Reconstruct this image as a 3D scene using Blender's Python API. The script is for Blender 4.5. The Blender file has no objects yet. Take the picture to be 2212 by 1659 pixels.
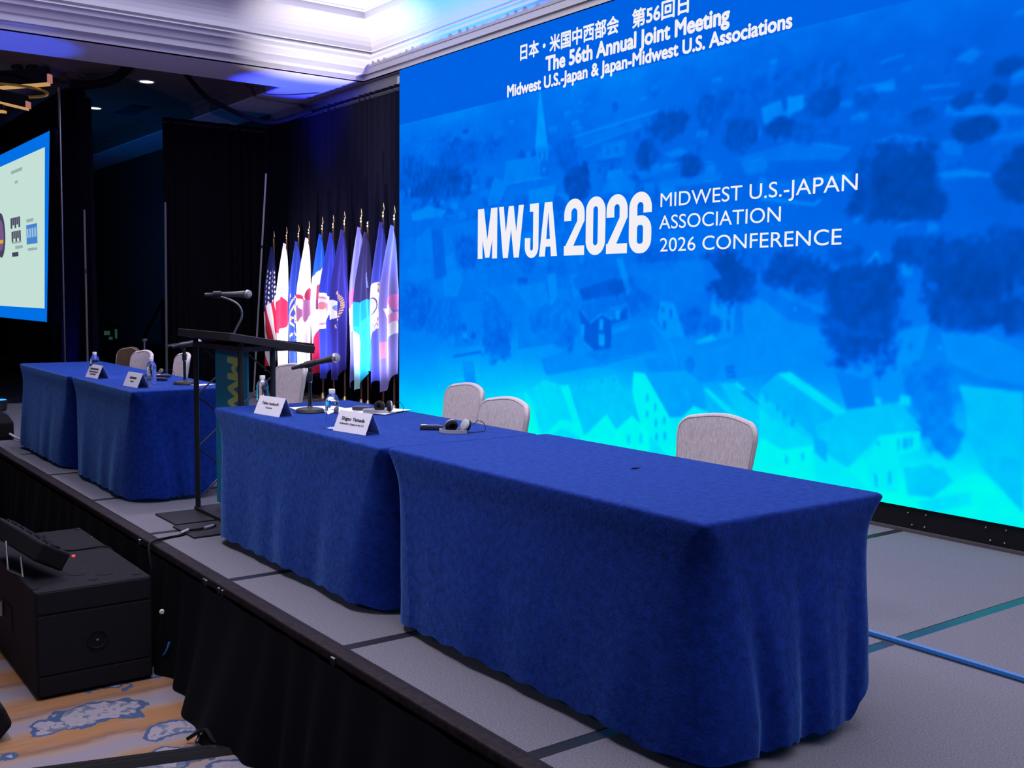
import bpy, bmesh, math, random
import numpy as np
from mathutils import Matrix, Vector

# ------------------------------------------------------------------ camera, light, exposure
scene = bpy.context.scene
COL = scene.collection
R = math.radians
S = 0.61                                   # stage deck height above the floor
T = S + 0.76                               # table top height

yaw, pitch, roll = R(-53.417), R(-4.7535), R(-0.5666)
fw = Vector((math.sin(yaw) * math.cos(pitch), math.cos(yaw) * math.cos(pitch), math.sin(pitch)))
rt = Vector((math.cos(yaw), -math.sin(yaw), 0))
dn = -rt.cross(fw)
rt2 = math.cos(roll) * rt + math.sin(roll) * dn
dn2 = -math.sin(roll) * rt + math.cos(roll) * dn
cam_data = bpy.data.cameras.new('camera')
cam_data.sensor_width = 36.0
cam_data.lens = 2275.4 / 2212 * 36.0
cam_data.clip_end = 200
cam = bpy.data.objects.new('camera', cam_data)
COL.objects.link(cam)
up = -dn2
cam.matrix_world = Matrix(((rt2.x, up.x, -fw.x, 0), (rt2.y, up.y, -fw.y, 0), (rt2.z, up.z, -fw.z, S + 1.415), (0, 0, 0, 1)))
scene.camera = cam

scene.view_settings.view_transform = 'Standard'
scene.view_settings.look = 'None'
scene.view_settings.exposure = 0.0
scene.view_settings.gamma = 1.0
scene.view_settings.use_curve_mapping = False
try:
    scene.cycles.use_denoising = True
    scene.cycles.max_bounces = 8
    scene.cycles.sample_clamp_indirect = 6.0
    scene.cycles.caustics_refractive = False
    scene.cycles.caustics_reflective = False
except Exception:
    pass

world = bpy.data.worlds.new('dark_room')
scene.world = world
world.use_nodes = True
world.node_tree.nodes['Background'].inputs['Color'].default_value = (0.30, 0.26, 0.45, 1)
world.node_tree.nodes['Background'].inputs['Strength'].default_value = 0.006

def spot(name, loc, target, color, watts, angle, blend=0.6, radius=0.08):
    d = bpy.data.lights.new(name, 'SPOT')
    d.color = color
    d.energy = watts
    d.spot_size = R(angle)
    d.spot_blend = blend
    d.shadow_soft_size = radius
    o = bpy.data.objects.new(name, d)
    COL.objects.link(o)
    o.location = loc
    v = Vector(target) - Vector(loc)
    o.rotation_euler = v.to_track_quat('-Z', 'Y').to_euler()
    return o

PANEL_LIGHT = ((0.90, 0.88, 1.10), 2.6)      # lit ceiling panel above the stage: colour, radiance
# added spots without fixtures that brighten the tables, cards and deck
spot('wash_fill', (-8.7, 2.9, 4.7), (-8.5, 2.3, 0.6), (0.90, 0.74, 1.0), 330, 88, 0.9, 0.3)
spot('wash_fill', (-4.6, 1.0, 4.7), (-4.4, 2.2, 0.8), (0.90, 0.82, 1.0), 300, 80, 0.9, 0.3)
spot('wash_fill', (-3.5, -4.5, 4.6), (-4.6, 2.4, 1.2), (0.90, 0.84, 1.0), 260, 46, 0.9, 0.3)
# floor uplights in front of the flags (the cans are built further down)
UPLIGHTS = [((-13.3, 4.95, S), (-13.35, 6.30, 1.65), (1.0, 0.88, 1.0), 700, 66),
            ((-12.2, 4.95, S), (-12.3, 6.30, 1.9), (0.58, 0.54, 1.0), 620, 64),
            ((-11.1, 4.95, S), (-11.2, 6.30, 1.8), (0.66, 0.66, 1.0), 800, 64)]
for p, t, c, w, a in UPLIGHTS:
    spot('flag_uplight', (p[0], p[1], p[2] + 0.20), t, c, w, a, 0.7, 0.05)
# blue uplight at the far end of the stage
spot('blue_uplight', (-13.3, 2.46, S + 0.22), (-13.15, 2.65, 4.8), (0.01, 0.08, 1.0), 520, 24, 0.5, 0.05)
spot('blue_uplight', (-15.7, 3.30, 0.25), (-15.95, 3.9, 1.9), (0.02, 0.05, 1.0), 160, 60, 0.9, 0.05)  # unseen spot added to light the screen's leg drape blue
# beams from the floor that wash the ceiling corner above the flags
spot('white_beam', (-11.7, 5.40, S + 0.22), (-11.75, 6.15, 5.2), (1.0, 0.95, 1.0), 1400, 38, 1.0, 0.06)
spot('blue_beam', (-13.3, 4.90, S + 0.22), (-13.2, 6.25, 4.8), (0.03, 0.05, 1.0), 4500, 28, 0.9, 0.06)
spot('blue_beam', (-10.6, 5.40, S + 0.22), (-9.9, 6.55, 5.0), (0.03, 0.20, 1.0), 4000, 46, 0.9, 0.06)
# added lavender fill, an unseen source that brightens the ceiling tray from below
spot('lavender_fill', (-8.5, -2.0, 0.3), (-12.0, 2.6, 5.0), (0.50, 0.34, 1.0), 420, 70, 1.0, 0.1)

# ------------------------------------------------------------------ helpers
def lin(c):
    out = []
    for v in c[:3]:
        v = v / 255.0
        out.append(v / 12.92 if v <= 0.04045 else ((v + 0.055) / 1.055) ** 2.4)
    return tuple(out)

def lin_np(a):
    a = np.asarray(a, dtype=np.float64) / 255.0
    return np.where(a <= 0.04045, a / 12.92, ((a + 0.055) / 1.055) ** 2.4)

MATS = {}
def mat(name, color, rough=0.6, metal=0.0, spec=0.5, var=0.0, vscale=20.0, stretch=(1, 1, 1), bump=0.0, bscale=None,
        sheen=0.0, sheen_col=None, emit=None, estr=1.0, trans=0.0, ior=1.45, coat=0.0, sheen_var=False):
    if name in MATS:
        return MATS[name]
    m = bpy.data.materials.new(name)
    m.use_nodes = True
    nt = m.node_tree
    b = nt.nodes['Principled BSDF']
    b.inputs['Base Color'].default_value = (*color, 1)
    b.inputs['Roughness'].default_value = rough
    b.inputs['Metallic'].default_value = metal
    b.inputs['Specular IOR Level'].default_value = spec
    b.inputs['IOR'].default_value = ior
    b.inputs['Transmission Weight'].default_value = trans
    b.inputs['Coat Weight'].default_value = coat
    if sheen:
        b.inputs['Sheen Weight'].default_value = sheen
        b.inputs['Sheen Roughness'].default_value = 0.38
        if sheen_col:
            b.inputs['Sheen Tint'].default_value = (*sheen_col, 1)
    if emit:
        b.inputs['Emission Color'].default_value = (*emit, 1)
        b.inputs['Emission Strength'].default_value = estr
    if var or bump:
        tc = nt.nodes.new('ShaderNodeTexCoord')
        mp = nt.nodes.new('ShaderNodeMapping')
        mp.inputs['Scale'].default_value = stretch
        nt.links.new(tc.outputs['Object'], mp.inputs['Vector'])
        nz = nt.nodes.new('ShaderNodeTexNoise')
        nz.inputs['Scale'].default_value = vscale
        nz.inputs['Detail'].default_value = 6
        nz.inputs['Roughness'].default_value = 0.65
        nt.links.new(mp.outputs['Vector'], nz.inputs['Vector'])
        if var:
            rp = nt.nodes.new('ShaderNodeValToRGB')
            lo = tuple(max(0, c * (1 - var)) for c in color)
            hi = tuple(min(1, c * (1 + var)) for c in color)
            rp.color_ramp.elements[0].position = 0.3
            rp.color_ramp.elements[1].position = 0.7
            rp.color_ramp.elements[0].color = (*lo, 1)
            rp.color_ramp.elements[1].color = (*hi, 1)
            nt.links.new(nz.outputs['Fac'], rp.inputs['Fac'])
            nt.links.new(rp.outputs['Color'], b.inputs['Base Color'])
            if sheen_var:                       # brushed pile: the nap catches light unevenly
                mr = nt.nodes.new('ShaderNodeMapRange')
                mr.inputs['From Min'].default_value = 0.32
                mr.inputs['From Max'].default_value = 0.68
                mr.inputs['To Min'].default_value = sheen * 0.62
                mr.inputs['To Max'].default_value = min(1.0, sheen * 1.05)
                nt.links.new(nz.outputs['Fac'], mr.inputs['Value'])
                nt.links.new(mr.outputs['Result'], b.inputs['Sheen Weight'])
        if bump:
            src = nz
            if bscale:
                src = nt.nodes.new('ShaderNodeTexNoise')
                src.inputs['Scale'].default_value = bscale
                src.inputs['Detail'].default_value = 4
                nt.links.new(mp.outputs['Vector'], src.inputs['Vector'])
            bp = nt.nodes.new('ShaderNodeBump')
            bp.inputs['Strength'].default_value = bump
            bp.inputs['Distance'].default_value = 0.01
            nt.links.new(src.outputs['Fac'], bp.inputs['Height'])
            nt.links.new(bp.outputs['Normal'], b.inputs['Normal'])
    MATS[name] = m
    return m

def emat(name, color, strength=1.0):
    if name in MATS:
        return MATS[name]
    m = bpy.data.materials.new(name)
    m.use_nodes = True
    nt = m.node_tree
    nt.nodes.clear()
    out = nt.nodes.new('ShaderNodeOutputMaterial')
    e = nt.nodes.new('ShaderNodeEmission')
    e.inputs['Color'].default_value = (*color, 1)
    e.inputs['Strength'].default_value = strength
    nt.links.new(e.outputs['Emission'], out.inputs['Surface'])
    MATS[name] = m
    return m

def attr_mat(name, emission=False, strength=1.0, rough=0.8, trans=0.0):
    """material whose colour is the mesh's own colour attribute 'paint'"""
    if name in MATS:
        return MATS[name]
    m = bpy.data.materials.new(name)
    m.use_nodes = True
    nt = m.node_tree
    a = nt.nodes.new('ShaderNodeAttribute')
    a.attribute_name = 'paint'
    if emission:
        b = nt.nodes['Principled BSDF']
        nt.nodes.remove(b)
        e = nt.nodes.new('ShaderNodeEmission')
        e.inputs['Strength'].default_value = strength
        nt.links.new(a.outputs['Color'], e.inputs['Color'])
        nt.links.new(e.outputs['Emission'], nt.nodes['Material Output'].inputs['Surface'])
    else:
        b = nt.nodes['Principled BSDF']
        b.inputs['Roughness'].default_value = rough
        b.inputs['Specular IOR Level'].default_value = 0.25
        b.inputs['Sheen Weight'].default_value = 0.15
        nt.links.new(a.outputs['Color'], b.inputs['Base Color'])
    MATS[name] = m
    return m

def link(name, me, m=None, parent=None):
    o = bpy.data.objects.new(name, me)
    COL.objects.link(o)
    if m is not None and not me.materials:
        me.materials.append(m)
    if parent is not None:
        o.parent = parent
    return o

def thing(name, label, cat, loc=(0, 0, 0), rotz=0.0, group=None):
    o = bpy.data.objects.new(name, None)
    o.empty_display_size = 0.1
    COL.objects.link(o)
    o.location = loc
    o.rotation_euler = (0, 0, rotz)
    o['label'] = label
    o['category'] = cat
    if group:
        o['group'] = group
    return o

def tag(o, label, cat, group=None):
    o['label'] = label
    o['category'] = cat
    if group:
        o['group'] = group
    return o

def struct(o):
    o['kind'] = 'structure'
    return o

def copy_tree(o, parent=None):
    c = o.copy()
    COL.objects.link(c)
    c.parent = parent
    for ch in [k for k in o.children]:
        copy_tree(ch, c)
    return c

class MB:
    """collects shapes into one mesh"""
    def __init__(self):
        self.v = []
        self.f = []
    def add(self, vs, fs):
        n = len(self.v)
        self.v += [tuple(p) for p in vs]
        self.f += [tuple(i + n for i in f) for f in fs]
        return self
    def box(self, x0, y0, z0, x1, y1, z1, M=None):
        vs = [(x0, y0, z0), (x1, y0, z0), (x1, y1, z0), (x0, y1, z0), (x0, y0, z1), (x1, y0, z1), (x1, y1, z1), (x0, y1, z1)]
        if M is not None:
            vs = [M @ Vector(p) for p in vs]
        return self.add(vs, [(0, 3, 2, 1), (4, 5, 6, 7), (0, 1, 5, 4), (1, 2, 6, 5), (2, 3, 7, 6), (3, 0, 4, 7)])
    def tube(self, path, r, n=10, cap=True):
        path = [Vector(p) for p in path]
        rs = r if isinstance(r, (list, tuple)) else [r] * len(path)
        vs, fs = [], []
        up = None
        for i, p in enumerate(path):
            d = (path[min(i + 1, len(path) - 1)] - path[max(i - 1, 0)])
            d = d.normalized() if d.length > 1e-9 else Vector((0, 0, 1))
            if up is None:
                up = d.orthogonal().normalized()
            up = (up - d * up.dot(d))
            up = up.normalized() if up.length > 1e-6 else d.orthogonal().normalized()
            s = d.cross(up)
            for k in range(n):
                a = 2 * math.pi * k / n
                vs.append(p + rs[i] * (math.cos(a) * up + math.sin(a) * s))
        for i in range(len(path) - 1):
            for k in range(n):
                k2 = (k + 1) % n
                fs.append((i * n + k, i * n + k2, (i + 1) * n + k2, (i + 1) * n + k))
        if cap:
            fs.append(tuple(reversed(range(n))))
            fs.append(tuple((len(path) - 1) * n + k for k in range(n)))
        return self.add(vs, fs)
    def lathe(self, prof, n=24, o=(0, 0, 0), M=None, cap=True):
        vs, fs = [], []
        for (r, z) in prof:
            for k in range(n):
                a = 2 * math.pi * k / n
                p = Vector((o[0] + r * math.cos(a), o[1] + r * math.sin(a), o[2] + z))
                vs.append(M @ p if M is not None else p)
        m = len(prof)
        for i in range(m - 1):
            for k in range(n):
                k2 = (k + 1) % n
                fs.append((i * n + k, i * n + k2, (i + 1) * n + k2, (i + 1) * n + k))
        if cap:
            fs.append(tuple(reversed(range(n))))
            fs.append(tuple((m - 1) * n + k for k in range(n)))
        return self.add(vs, fs)
    def prism(self, poly, f0, f1):
        """poly: 2D points; f0/f1 map a 2D point to 3D for the two ends"""
        n = len(poly)
        vs = [f0(*p) for p in poly] + [f1(*p) for p in poly]
        fs = [tuple(reversed(range(n))), tuple(range(n, 2 * n))] + [(i, (i + 1) % n, n + (i + 1) % n, n + i) for i in range(n)]
        return self.add(vs, fs)
    def quad(self, a, b, c, d):
        return self.add([a, b, c, d], [(0, 1, 2, 3)])
    def mesh(self, name, off=(0, 0, 0), smooth=False):
        me = bpy.data.meshes.new(name)
        me.from_pydata([(p[0] - off[0], p[1] - off[1], p[2] - off[2]) for p in self.v], [], self.f)
        bm = bmesh.new()
        bm.from_mesh(me)
        bmesh.ops.recalc_face_normals(bm, faces=bm.faces)
        bm.to_mesh(me)
        bm.free()
        if smooth:
            me.polygons.foreach_set('use_smooth', [True] * len(me.polygons))
            try:
                me.set_sharp_from_angle(angle=R(38))
            except Exception:
                pass
        return me
    def build(self, name, m, parent=None, off=None, smooth=False, bevel=0.0, seg=2):
        """off: world position of the parent, when the shapes were given in world coordinates"""
        o = link(name, self.mesh(name, off or (0, 0, 0), smooth), m, parent)
        if bevel:
            b = o.modifiers.new('bevel', 'BEVEL')
            b.width = bevel
            b.segments = seg
            b.limit_method = 'ANGLE'
        return o

def grid_mesh(name, P, paint=None, smooth=True):
    """P: (nv, nu, 3) array of points, paint: (nv, nu, 3) linear colours"""
    nv, nu = P.shape[:2]
    me = bpy.data.meshes.new(name)
    me.vertices.add(nv * nu)
    me.vertices.foreach_set('co', P.reshape(-1).astype(np.float32))
    idx = np.arange(nv * nu).reshape(nv, nu)
    q = np.stack([idx[:-1, :-1], idx[:-1, 1:], idx[1:, 1:], idx[1:, :-1]], -1).reshape(-1, 4)
    nf = len(q)
    me.loops.add(nf * 4)
    me.loops.foreach_set('vertex_index', q.reshape(-1).astype(np.int32))
    me.polygons.add(nf)
    me.polygons.foreach_set('loop_start', np.arange(0, nf * 4, 4, dtype=np.int32))
    me.update(calc_edges=True)
    if smooth:
        me.polygons.foreach_set('use_smooth', np.ones(nf, dtype=bool))
    if paint is not None:
        ca = me.color_attributes.new('paint', 'FLOAT_COLOR', 'POINT')
        c = np.ones((nv * nu, 4), dtype=np.float32)
        c[:, :3] = paint.reshape(-1, 3)
        ca.data.foreach_set('color', c.reshape(-1))
    return me

TEXT_CACHE = {}
def text_mesh(body, cap, width=None, bold=0.0, align='LEFT', fn=None, spacing=1.0):
    """flat mesh of lettering: cap = capital height, width = total width to fit; fn maps (x, y) to 3D"""
    c = bpy.data.curves.new('lettering', 'FONT')
    c.body = body
    c.size = 1.0
    c.space_character = spacing
    c.resolution_u = 6
    o = bpy.data.objects.new('lettering', c)
    COL.objects.link(o)
    bpy.context.view_layer.update()
    dg = bpy.context.evaluated_depsgraph_get()
    me = bpy.data.meshes.new_from_object(o.evaluated_get(dg))
    bpy.data.objects.remove(o)
    bpy.data.curves.remove(c)
    xs = [v.co.x for v in me.vertices]
    x0, x1 = min(xs), max(xs)
    sy = cap / 0.729
    sx = (width / (x1 - x0)) if width else sy
    w = (x1 - x0) * sx
    ox = {'LEFT': 0.0, 'CENTER': -w / 2, 'RIGHT': -w}[align]
    base = [((v.co.x - x0) * sx + ox, v.co.y * sy) for v in me.vertices]
    polys = [tuple(p.vertices) for p in me.polygons]
    bpy.data.meshes.remove(me)
    out = MB()
    b = bold * sy
    # heavier strokes: the same letters again, shifted by the stroke gain
    f0 = Vector(fn(0, 0))
    nrm = (Vector(fn(1, 0)) - f0).cross(Vector(fn(0, 1)) - f0).normalized() * 0.00006
    for kk, (dx, dy) in enumerate([(0, 0)] if b <= 0 else [(0, 0), (b, 0), (-b, 0), (0, b), (0, -b), (b * .7, b * .7), (-b * .7, b * .7), (b * .7, -b * .7), (-b * .7, -b * .7)]):
        out.add([Vector(fn(px_ + dx * sx / sy, py_ + dy)) + nrm * kk for (px_, py_) in base], polys)
    nm = bpy.data.meshes.new('lettering')
    nm.from_pydata([tuple(p) for p in out.v], [], out.f)
    return nm

# ------------------------------------------------------------------ materials
M_CARPET_DECK = mat('deck_carpet', (0.165, 0.160, 0.185), 0.95, spec=0.1, var=0.38, vscale=150, bump=0.3, bscale=300)
M_SEAM = mat('deck_seam_strip', (0.022, 0.022, 0.026), 0.32, spec=0.6)
M_TRIM = mat('stage_edge_trim', (0.020, 0.014, 0.018), 0.7, spec=0.2, var=0.6, vscale=40)
M_SKIRT = mat('black_skirt_cloth', (0.0028, 0.003, 0.005), 0.9, spec=0.1)
M_CLOTH = mat('blue_velour', (0.0045, 0.026, 0.215), 0.85, spec=0.12, var=0.36, vscale=34, bump=0.25, bscale=90, sheen=0.48, sheen_col=(0.22, 0.50, 1.0), sheen_var=True)
M_DRAPE = mat('black_drape', (0.004, 0.004, 0.006), 0.95, spec=0.05)
M_DRAPE_NAVY = mat('navy_black_drape', (0.0018, 0.0018, 0.008), 0.9, spec=0.1)
M_BLACK = mat('black_paint', (0.012, 0.012, 0.015), 0.5, spec=0.4)
M_BLACK_GLOSS = mat('black_gloss', (0.01, 0.01, 0.012), 0.25, spec=0.5)
M_BOX = mat('black_textured_box', (0.007, 0.007, 0.010), 0.75, spec=0.18, var=0.4, vscale=180, bump=0.3)
M_RUBBER = mat('black_rubber', (0.004, 0.004, 0.005), 0.75, spec=0.2)
M_CHROME = mat('chrome', (0.75, 0.75, 0.78), 0.2, metal=1.0)
M_STEEL = mat('grey_steel', (0.35, 0.35, 0.37), 0.35, metal=1.0)
M_BRACE = mat('dark_brace', (0.05, 0.05, 0.055), 0.35, metal=0.5)
M_PALEPOLE = mat('pale_pole', (0.40, 0.40, 0.44), 0.4)
M_GREYPOLE = mat('grey_pole', (0.11, 0.11, 0.13), 0.4, spec=0.5)
M_WOOD = mat('brown_pole_wood', (0.20, 0.10, 0.06), 0.45, var=0.3, vscale=30, stretch=(1, 1, 0.1))
M_GOLD = mat('gold_finial', (0.85, 0.66, 0.28), 0.25, metal=1.0)
M_FABRIC = mat('grey_chair_fabric', (0.52, 0.465, 0.46), 0.9, spec=0.15, var=0.28, vscale=60, stretch=(3.0, 3.0, 0.18), bump=0.25, bscale=120)
M_PIPING = mat('grey_piping', (0.44, 0.39, 0.39), 0.8)
M_FABRIC_BROWN_UNLIT = mat('unlit_brown_fabric', (0.09, 0.055, 0.03), 0.9, var=0.2, vscale=60)  # brown darkened, the chair's lack of light put into the colour
M_LEG = mat('dark_chair_leg', (0.05, 0.045, 0.045), 0.4, metal=0.6)
M_PAPER = mat('white_paper', (0.74, 0.73, 0.76), 0.7, spec=0.2, var=0.03, vscale=30)
M_INK = mat('black_ink', (0.01, 0.01, 0.015), 0.7)
M_CAP = mat('white_cap', (0.80, 0.80, 0.82), 0.4)
M_BOTTLE = mat('clear_plastic', (0.93, 0.96, 1.0), 0.04, trans=1.0, ior=1.14, spec=1.0, coat=1.0)
M_MIC = mat('mic_body', (0.03, 0.03, 0.036), 0.35, metal=0.4)
M_MESH = mat('mic_grille', (0.42, 0.42, 0.44), 0.4, metal=0.8, bump=0.8, bscale=600, var=0.4, vscale=500)
M_HEAD_GREY = mat('headset_grey', (0.38, 0.39, 0.40), 0.45)
M_FOAM = mat('ear_foam', (0.012, 0.012, 0.012), 0.95, bump=0.5, bscale=300)
M_RECEIVER = mat('receiver_black', (0.03, 0.03, 0.045), 0.3)
M_PANEL_BLUE = mat('lectern_panel_teal', (0.012, 0.22, 0.38), 0.5)
M_LIME = mat('lime_lettering', (0.50, 0.64, 0.20), 0.5)
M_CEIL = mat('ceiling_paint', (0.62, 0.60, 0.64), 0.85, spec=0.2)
M_CEIL_SHADE = mat('far_ceiling_shade', (0.15, 0.11, 0.08), 0.9)  # unlit tray's shade put into the ceiling colour, warmed against blue spill
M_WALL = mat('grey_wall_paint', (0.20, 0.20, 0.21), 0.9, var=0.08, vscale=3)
M_WALL_SHADE = mat('far_wall_shade', (0.05, 0.035, 0.025), 0.9)  # wall colour darkened to stand for the unlit far room
M_WHITE_LED = emat('led_white', lin((242, 240, 246)), 1.0)
M_DOWNLIGHT = emat('downlight_glow', (1.0, 0.98, 0.75), 3.0)

# ------------------------------------------------------------------ the room
def carpet_material():
    m = bpy.data.materials.new('patterned_carpet')
    m.use_nodes = True
    nt = m.node_tree
    N, L = nt.nodes, nt.links
    b = N['Principled BSDF']
    b.inputs['Roughness'].default_value = 0.95
    b.inputs['Specular IOR Level'].default_value = 0.1
    tc = N.new('ShaderNodeTexCoord')
    sep = N.new('ShaderNodeSeparateXYZ')
    L.new(tc.outputs['Object'], sep.inputs[0])
    def math_(op, a, bb=None, c=None):
        n = N.new('ShaderNodeMath')
        n.operation = op
        for i, x in enumerate((a, bb, c)):
            if x is None:
                continue
            if isinstance(x, (int, float)):
                n.inputs[i].default_value = x
            else:
                L.new(x, n.inputs[i])
        return n.outputs[0]
    def noise(scale, detail=3, vec=None, dist=0.0):
        n = N.new('ShaderNodeTexNoise')
        n.inputs['Scale'].default_value = scale
        n.inputs['Detail'].default_value = detail
        n.inputs['Distortion'].default_value = dist
        L.new(vec or tc.outputs['Object'], n.inputs['Vector'])
        return n.outputs['Fac']
    def ramp(fac, stops, interp='LINEAR'):
        r = N.new('ShaderNodeValToRGB')
        r.color_ramp.interpolation = interp
        els = r.color_ramp.elements
        while len(els) < len(stops):
            els.new(0.5)
        for e, (p, c) in zip(els, stops):
            e.position = p
            e.color = (*c, 1)
        L.new(fac, r.inputs['Fac'])
        return r.outputs['Color']
    def mix(f, a, c):
        n = N.new('ShaderNodeMix')
        n.data_type = 'RGBA'
        for s, x in ((0, f), (6, a), (7, c)):
            if isinstance(x, tuple):
                n.inputs[s].default_value = (*x, 1)
            elif isinstance(x, (int, float)):
                n.inputs[s].default_value = x
            else:
                L.new(x, n.inputs[s])
        return n.outputs[2]
    wob = math_('MULTIPLY', math_('SUBTRACT', noise(1.7, 4, dist=0.4), 0.5), 0.45)
    ph = math_('ADD', math_('DIVIDE', sep.outputs[0], 0.46), wob)
    fr = math_('FRACT', math_('ADD', ph, 60.28))
    lav, org, brn, tan = (0.24, 0.21, 0.25), (0.31, 0.145, 0.05), (0.20, 0.10, 0.06), (0.30, 0.21, 0.16)
    base = ramp(fr, [(0.0, lav), (0.13, lav), (0.19, tan), (0.34, org), (0.62, org), (0.74, brn), (0.84, tan), (0.96, lav)])
    mp = N.new('ShaderNodeMapping')
    mp.inputs['Scale'].default_value = (60, 2.5, 1)
    L.new(tc.outputs['Object'], mp.inputs['Vector'])
    streak = noise(1.0, 3, mp.outputs['Vector'])
    base = mix(math_('MULTIPLY', math_('GREATER_THAN', streak, 0.58), 0.35), base, lav)
    # blue-grey boat shapes
    mv = N.new('ShaderNodeMapping')
    mv.inputs['Scale'].default_value = (2.7, 1.5, 1)
    mv.inputs['Location'].default_value = (0.35, 0.1, 0)
    L.new(tc.outputs['Object'], mv.inputs['Vector'])
    vo = N.new('ShaderNodeTexVoronoi')
    vo.inputs['Scale'].default_value = 1.0
    vo.inputs['Randomness'].default_value = 0.7
    L.new(mv.outputs['Vector'], vo.inputs['Vector'])
    dist = math_('ADD', vo.outputs['Distance'], math_('MULTIPLY', math_('SUBTRACT', noise(7.0, 4), 0.5), 0.75))
    inside = math_('LESS_THAN', dist, 0.40)
    rim = math_('MULTIPLY', inside, math_('GREATER_THAN', dist, 0.325))
    blue, grey, pale = (0.035, 0.075, 0.17), (0.16, 0.17, 0.22), (0.29, 0.26, 0.30)
    ins = mix(math_('GREATER_THAN', noise(9.0, 2, dist=1.0), 0.56), pale, (0.10, 0.13, 0.19))
    ins = mix(math_('GREATER_THAN', noise(30.0, 2), 0.60), ins, grey)
    base = mix(inside, base, ins)
    base = mix(rim, base, blue)
    base = mix(math_('MULTIPLY', noise(160.0, 2), 0.35), base, (0.10, 0.09, 0.10))
    L.new(base, b.inputs['Base Color'])
    return m

fl = MB().quad((-32, -9, 0), (6, -9, 0), (6, 9, 0), (-32, 9, 0)).build('floor', carpet_material())
struct(fl)
struct(MB().box(-15.6, 6.85, 0, 6, 7.0, 6.2).build('wall_back', M_WALL))
struct(MB().box(-30, 6.85, 0, -15.6, 7.0, 6.2).build('wall_rear', M_WALL_SHADE))
struct(MB().box(-30.2, -9, 0, -30, 7.0, 6.2).build('wall_left', M_WALL_SHADE))
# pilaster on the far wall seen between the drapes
struct(MB().box(-29.6, 5.9, 0, -28.9, 6.85, 4.8).build('trim_1', M_WALL_SHADE, bevel=0.02))

# ceiling: a lower soffit at 4.8 m framing two raised trays
ce = MB()
Z0 = 4.80
TX0, TX1, TY0, TY1 = -12.5, 4.0, 0.2, 6.80          # bright tray above the stage
UX0, UX1, UY1, UZ = -29.0, -13.5, 6.10, 5.02           # dim tray further away
def flat(m, x0, y0, x1, y1, z):
    m.box(x0, y0, z, x1, y1, z + 0.02)
flat(ce, UX1, -9, TX0, 6.85, Z0)
flat(ce, TX0, TY1, 6, 6.85, Z0)
flat(ce, TX0, -9, 6, TY0, Z0)
flat(ce, TX1, TY0, 6, TY1, Z0)
flat(ce, -30, UY1, UX1, 6.85, Z0)
flat(ce, -30, -9, UX0, UY1, Z0)
ceiling = struct(ce.build('ceiling', M_CEIL))
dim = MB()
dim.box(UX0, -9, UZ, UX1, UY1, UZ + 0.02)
d1 = dim.build('tray_panel', M_CEIL_SHADE, ceiling)
MB().box(UX0, UY1, Z0 + 0.02, UX1, UY1 + 0.03, UZ + 0.02).box(UX1, -9, Z0 + 0.02, UX1 + 0.03, UY1, UZ + 0.02).build('tray_side', M_CEIL_SHADE, ceiling)
MB().box(UX0, UY1 - 0.07, UZ - 0.06, UX1 - 0.002, UY1, UZ).build('tray_molding', M_CEIL_SHADE, ceiling)
prof = [(0, 0, 4.80), (0.0, 0.0, 4.815), (0.02, 0.005, 4.815), (0.03, 0.01, 4.87), (0.17, 0.04, 4.875), (0.19, 0.05, 4.94), (0.24, 0.06, 4.945),
        (0.29, 0.08, 5.00), (0.38, 0.115, 5.005), (0.395, 0.12, 5.045), (0.47, 0.14, 5.05), (0.47, 0.14, 5.062), (0.44, 0.13, 5.064), (0.44, 0.13, 5.085), (0.50, 0.15, 5.09)]
for k in range(1, 9):
    a = k / 8 * math.pi / 2
    prof.append((0.50 + 0.33 * (1 - math.cos(a)), 0.15 + 0.28 * (1 - math.cos(a)), 5.09 + 0.27 * math.sin(a)))
prof += [(0.86, 0.45, 5.37), (0.86, 0.45, 5.45), (0.92, 0.50, 5.455), (0.92, 0.50, 5.47)]
cm = MB()
rings = []
for (d, e, z) in prof:
    rings.append([(TX0 + d, TY0 + e, z), (TX1 - d, TY0 + e, z), (TX1 - d, TY1 - e, z), (TX0 + d, TY1 - e, z)])
vs, fs = [], []
for r in rings:
    vs += r
for i in range(len(rings) - 1):
    for k in range(4):
        k2 = (k + 1) % 4
        fs.append((i * 4 + k, i * 4 + k2, (i + 1) * 4 + k2, (i + 1) * 4 + k))
cm.add(vs, fs)
cm.build('crown_molding', M_CEIL, ceiling)
d, e, z = prof[-1]
MB().box(TX0 + d - 0.03, TY0 + e - 0.03, z, TX1 - d + 0.03, TY1 - e + 0.03, z + 0.02).build('light_panel', emat('lit_panel', *PANEL_LIGHT), ceiling)
# recessed downlights and an air vent in the far tray
for (x, y) in ((-15.39, 4.90), (-18.11, 4.92)):
    t = thing('downlight', {-15.39: 'glowing round recessed ceiling downlight nearer the lit soffit', -18.11: 'glowing round recessed ceiling downlight beside the dark air vent'}[x], 'downlight', (x, y, UZ), group='recessed downlights in the far ceiling')
    MB().lathe([(0.115, -0.012), (0.13, 0), (0.10, 0.0), (0.095, -0.004)], 28, cap=False).build('trim_ring', M_CEIL, t)
    MB().lathe([(0.094, -0.006), (0.094, 0.0)], 28).build('lamp', M_DOWNLIGHT, t)
t = thing('air_vent', 'dark rectangular air vent in the far ceiling', 'vent', (-17.9, 5.45, UZ))
MB().box(-0.5, -0.16, -0.012, 0.5, 0.16, 0).build('frame', mat('vent_dark', (0.03, 0.03, 0.03), 0.8), t)
for k in range(7):
    MB().box(-0.46, -0.13 + k * 0.04, -0.02, 0.46, -0.115 + k * 0.04, -0.012).build('slat', MATS['vent_dark'], t)

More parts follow.
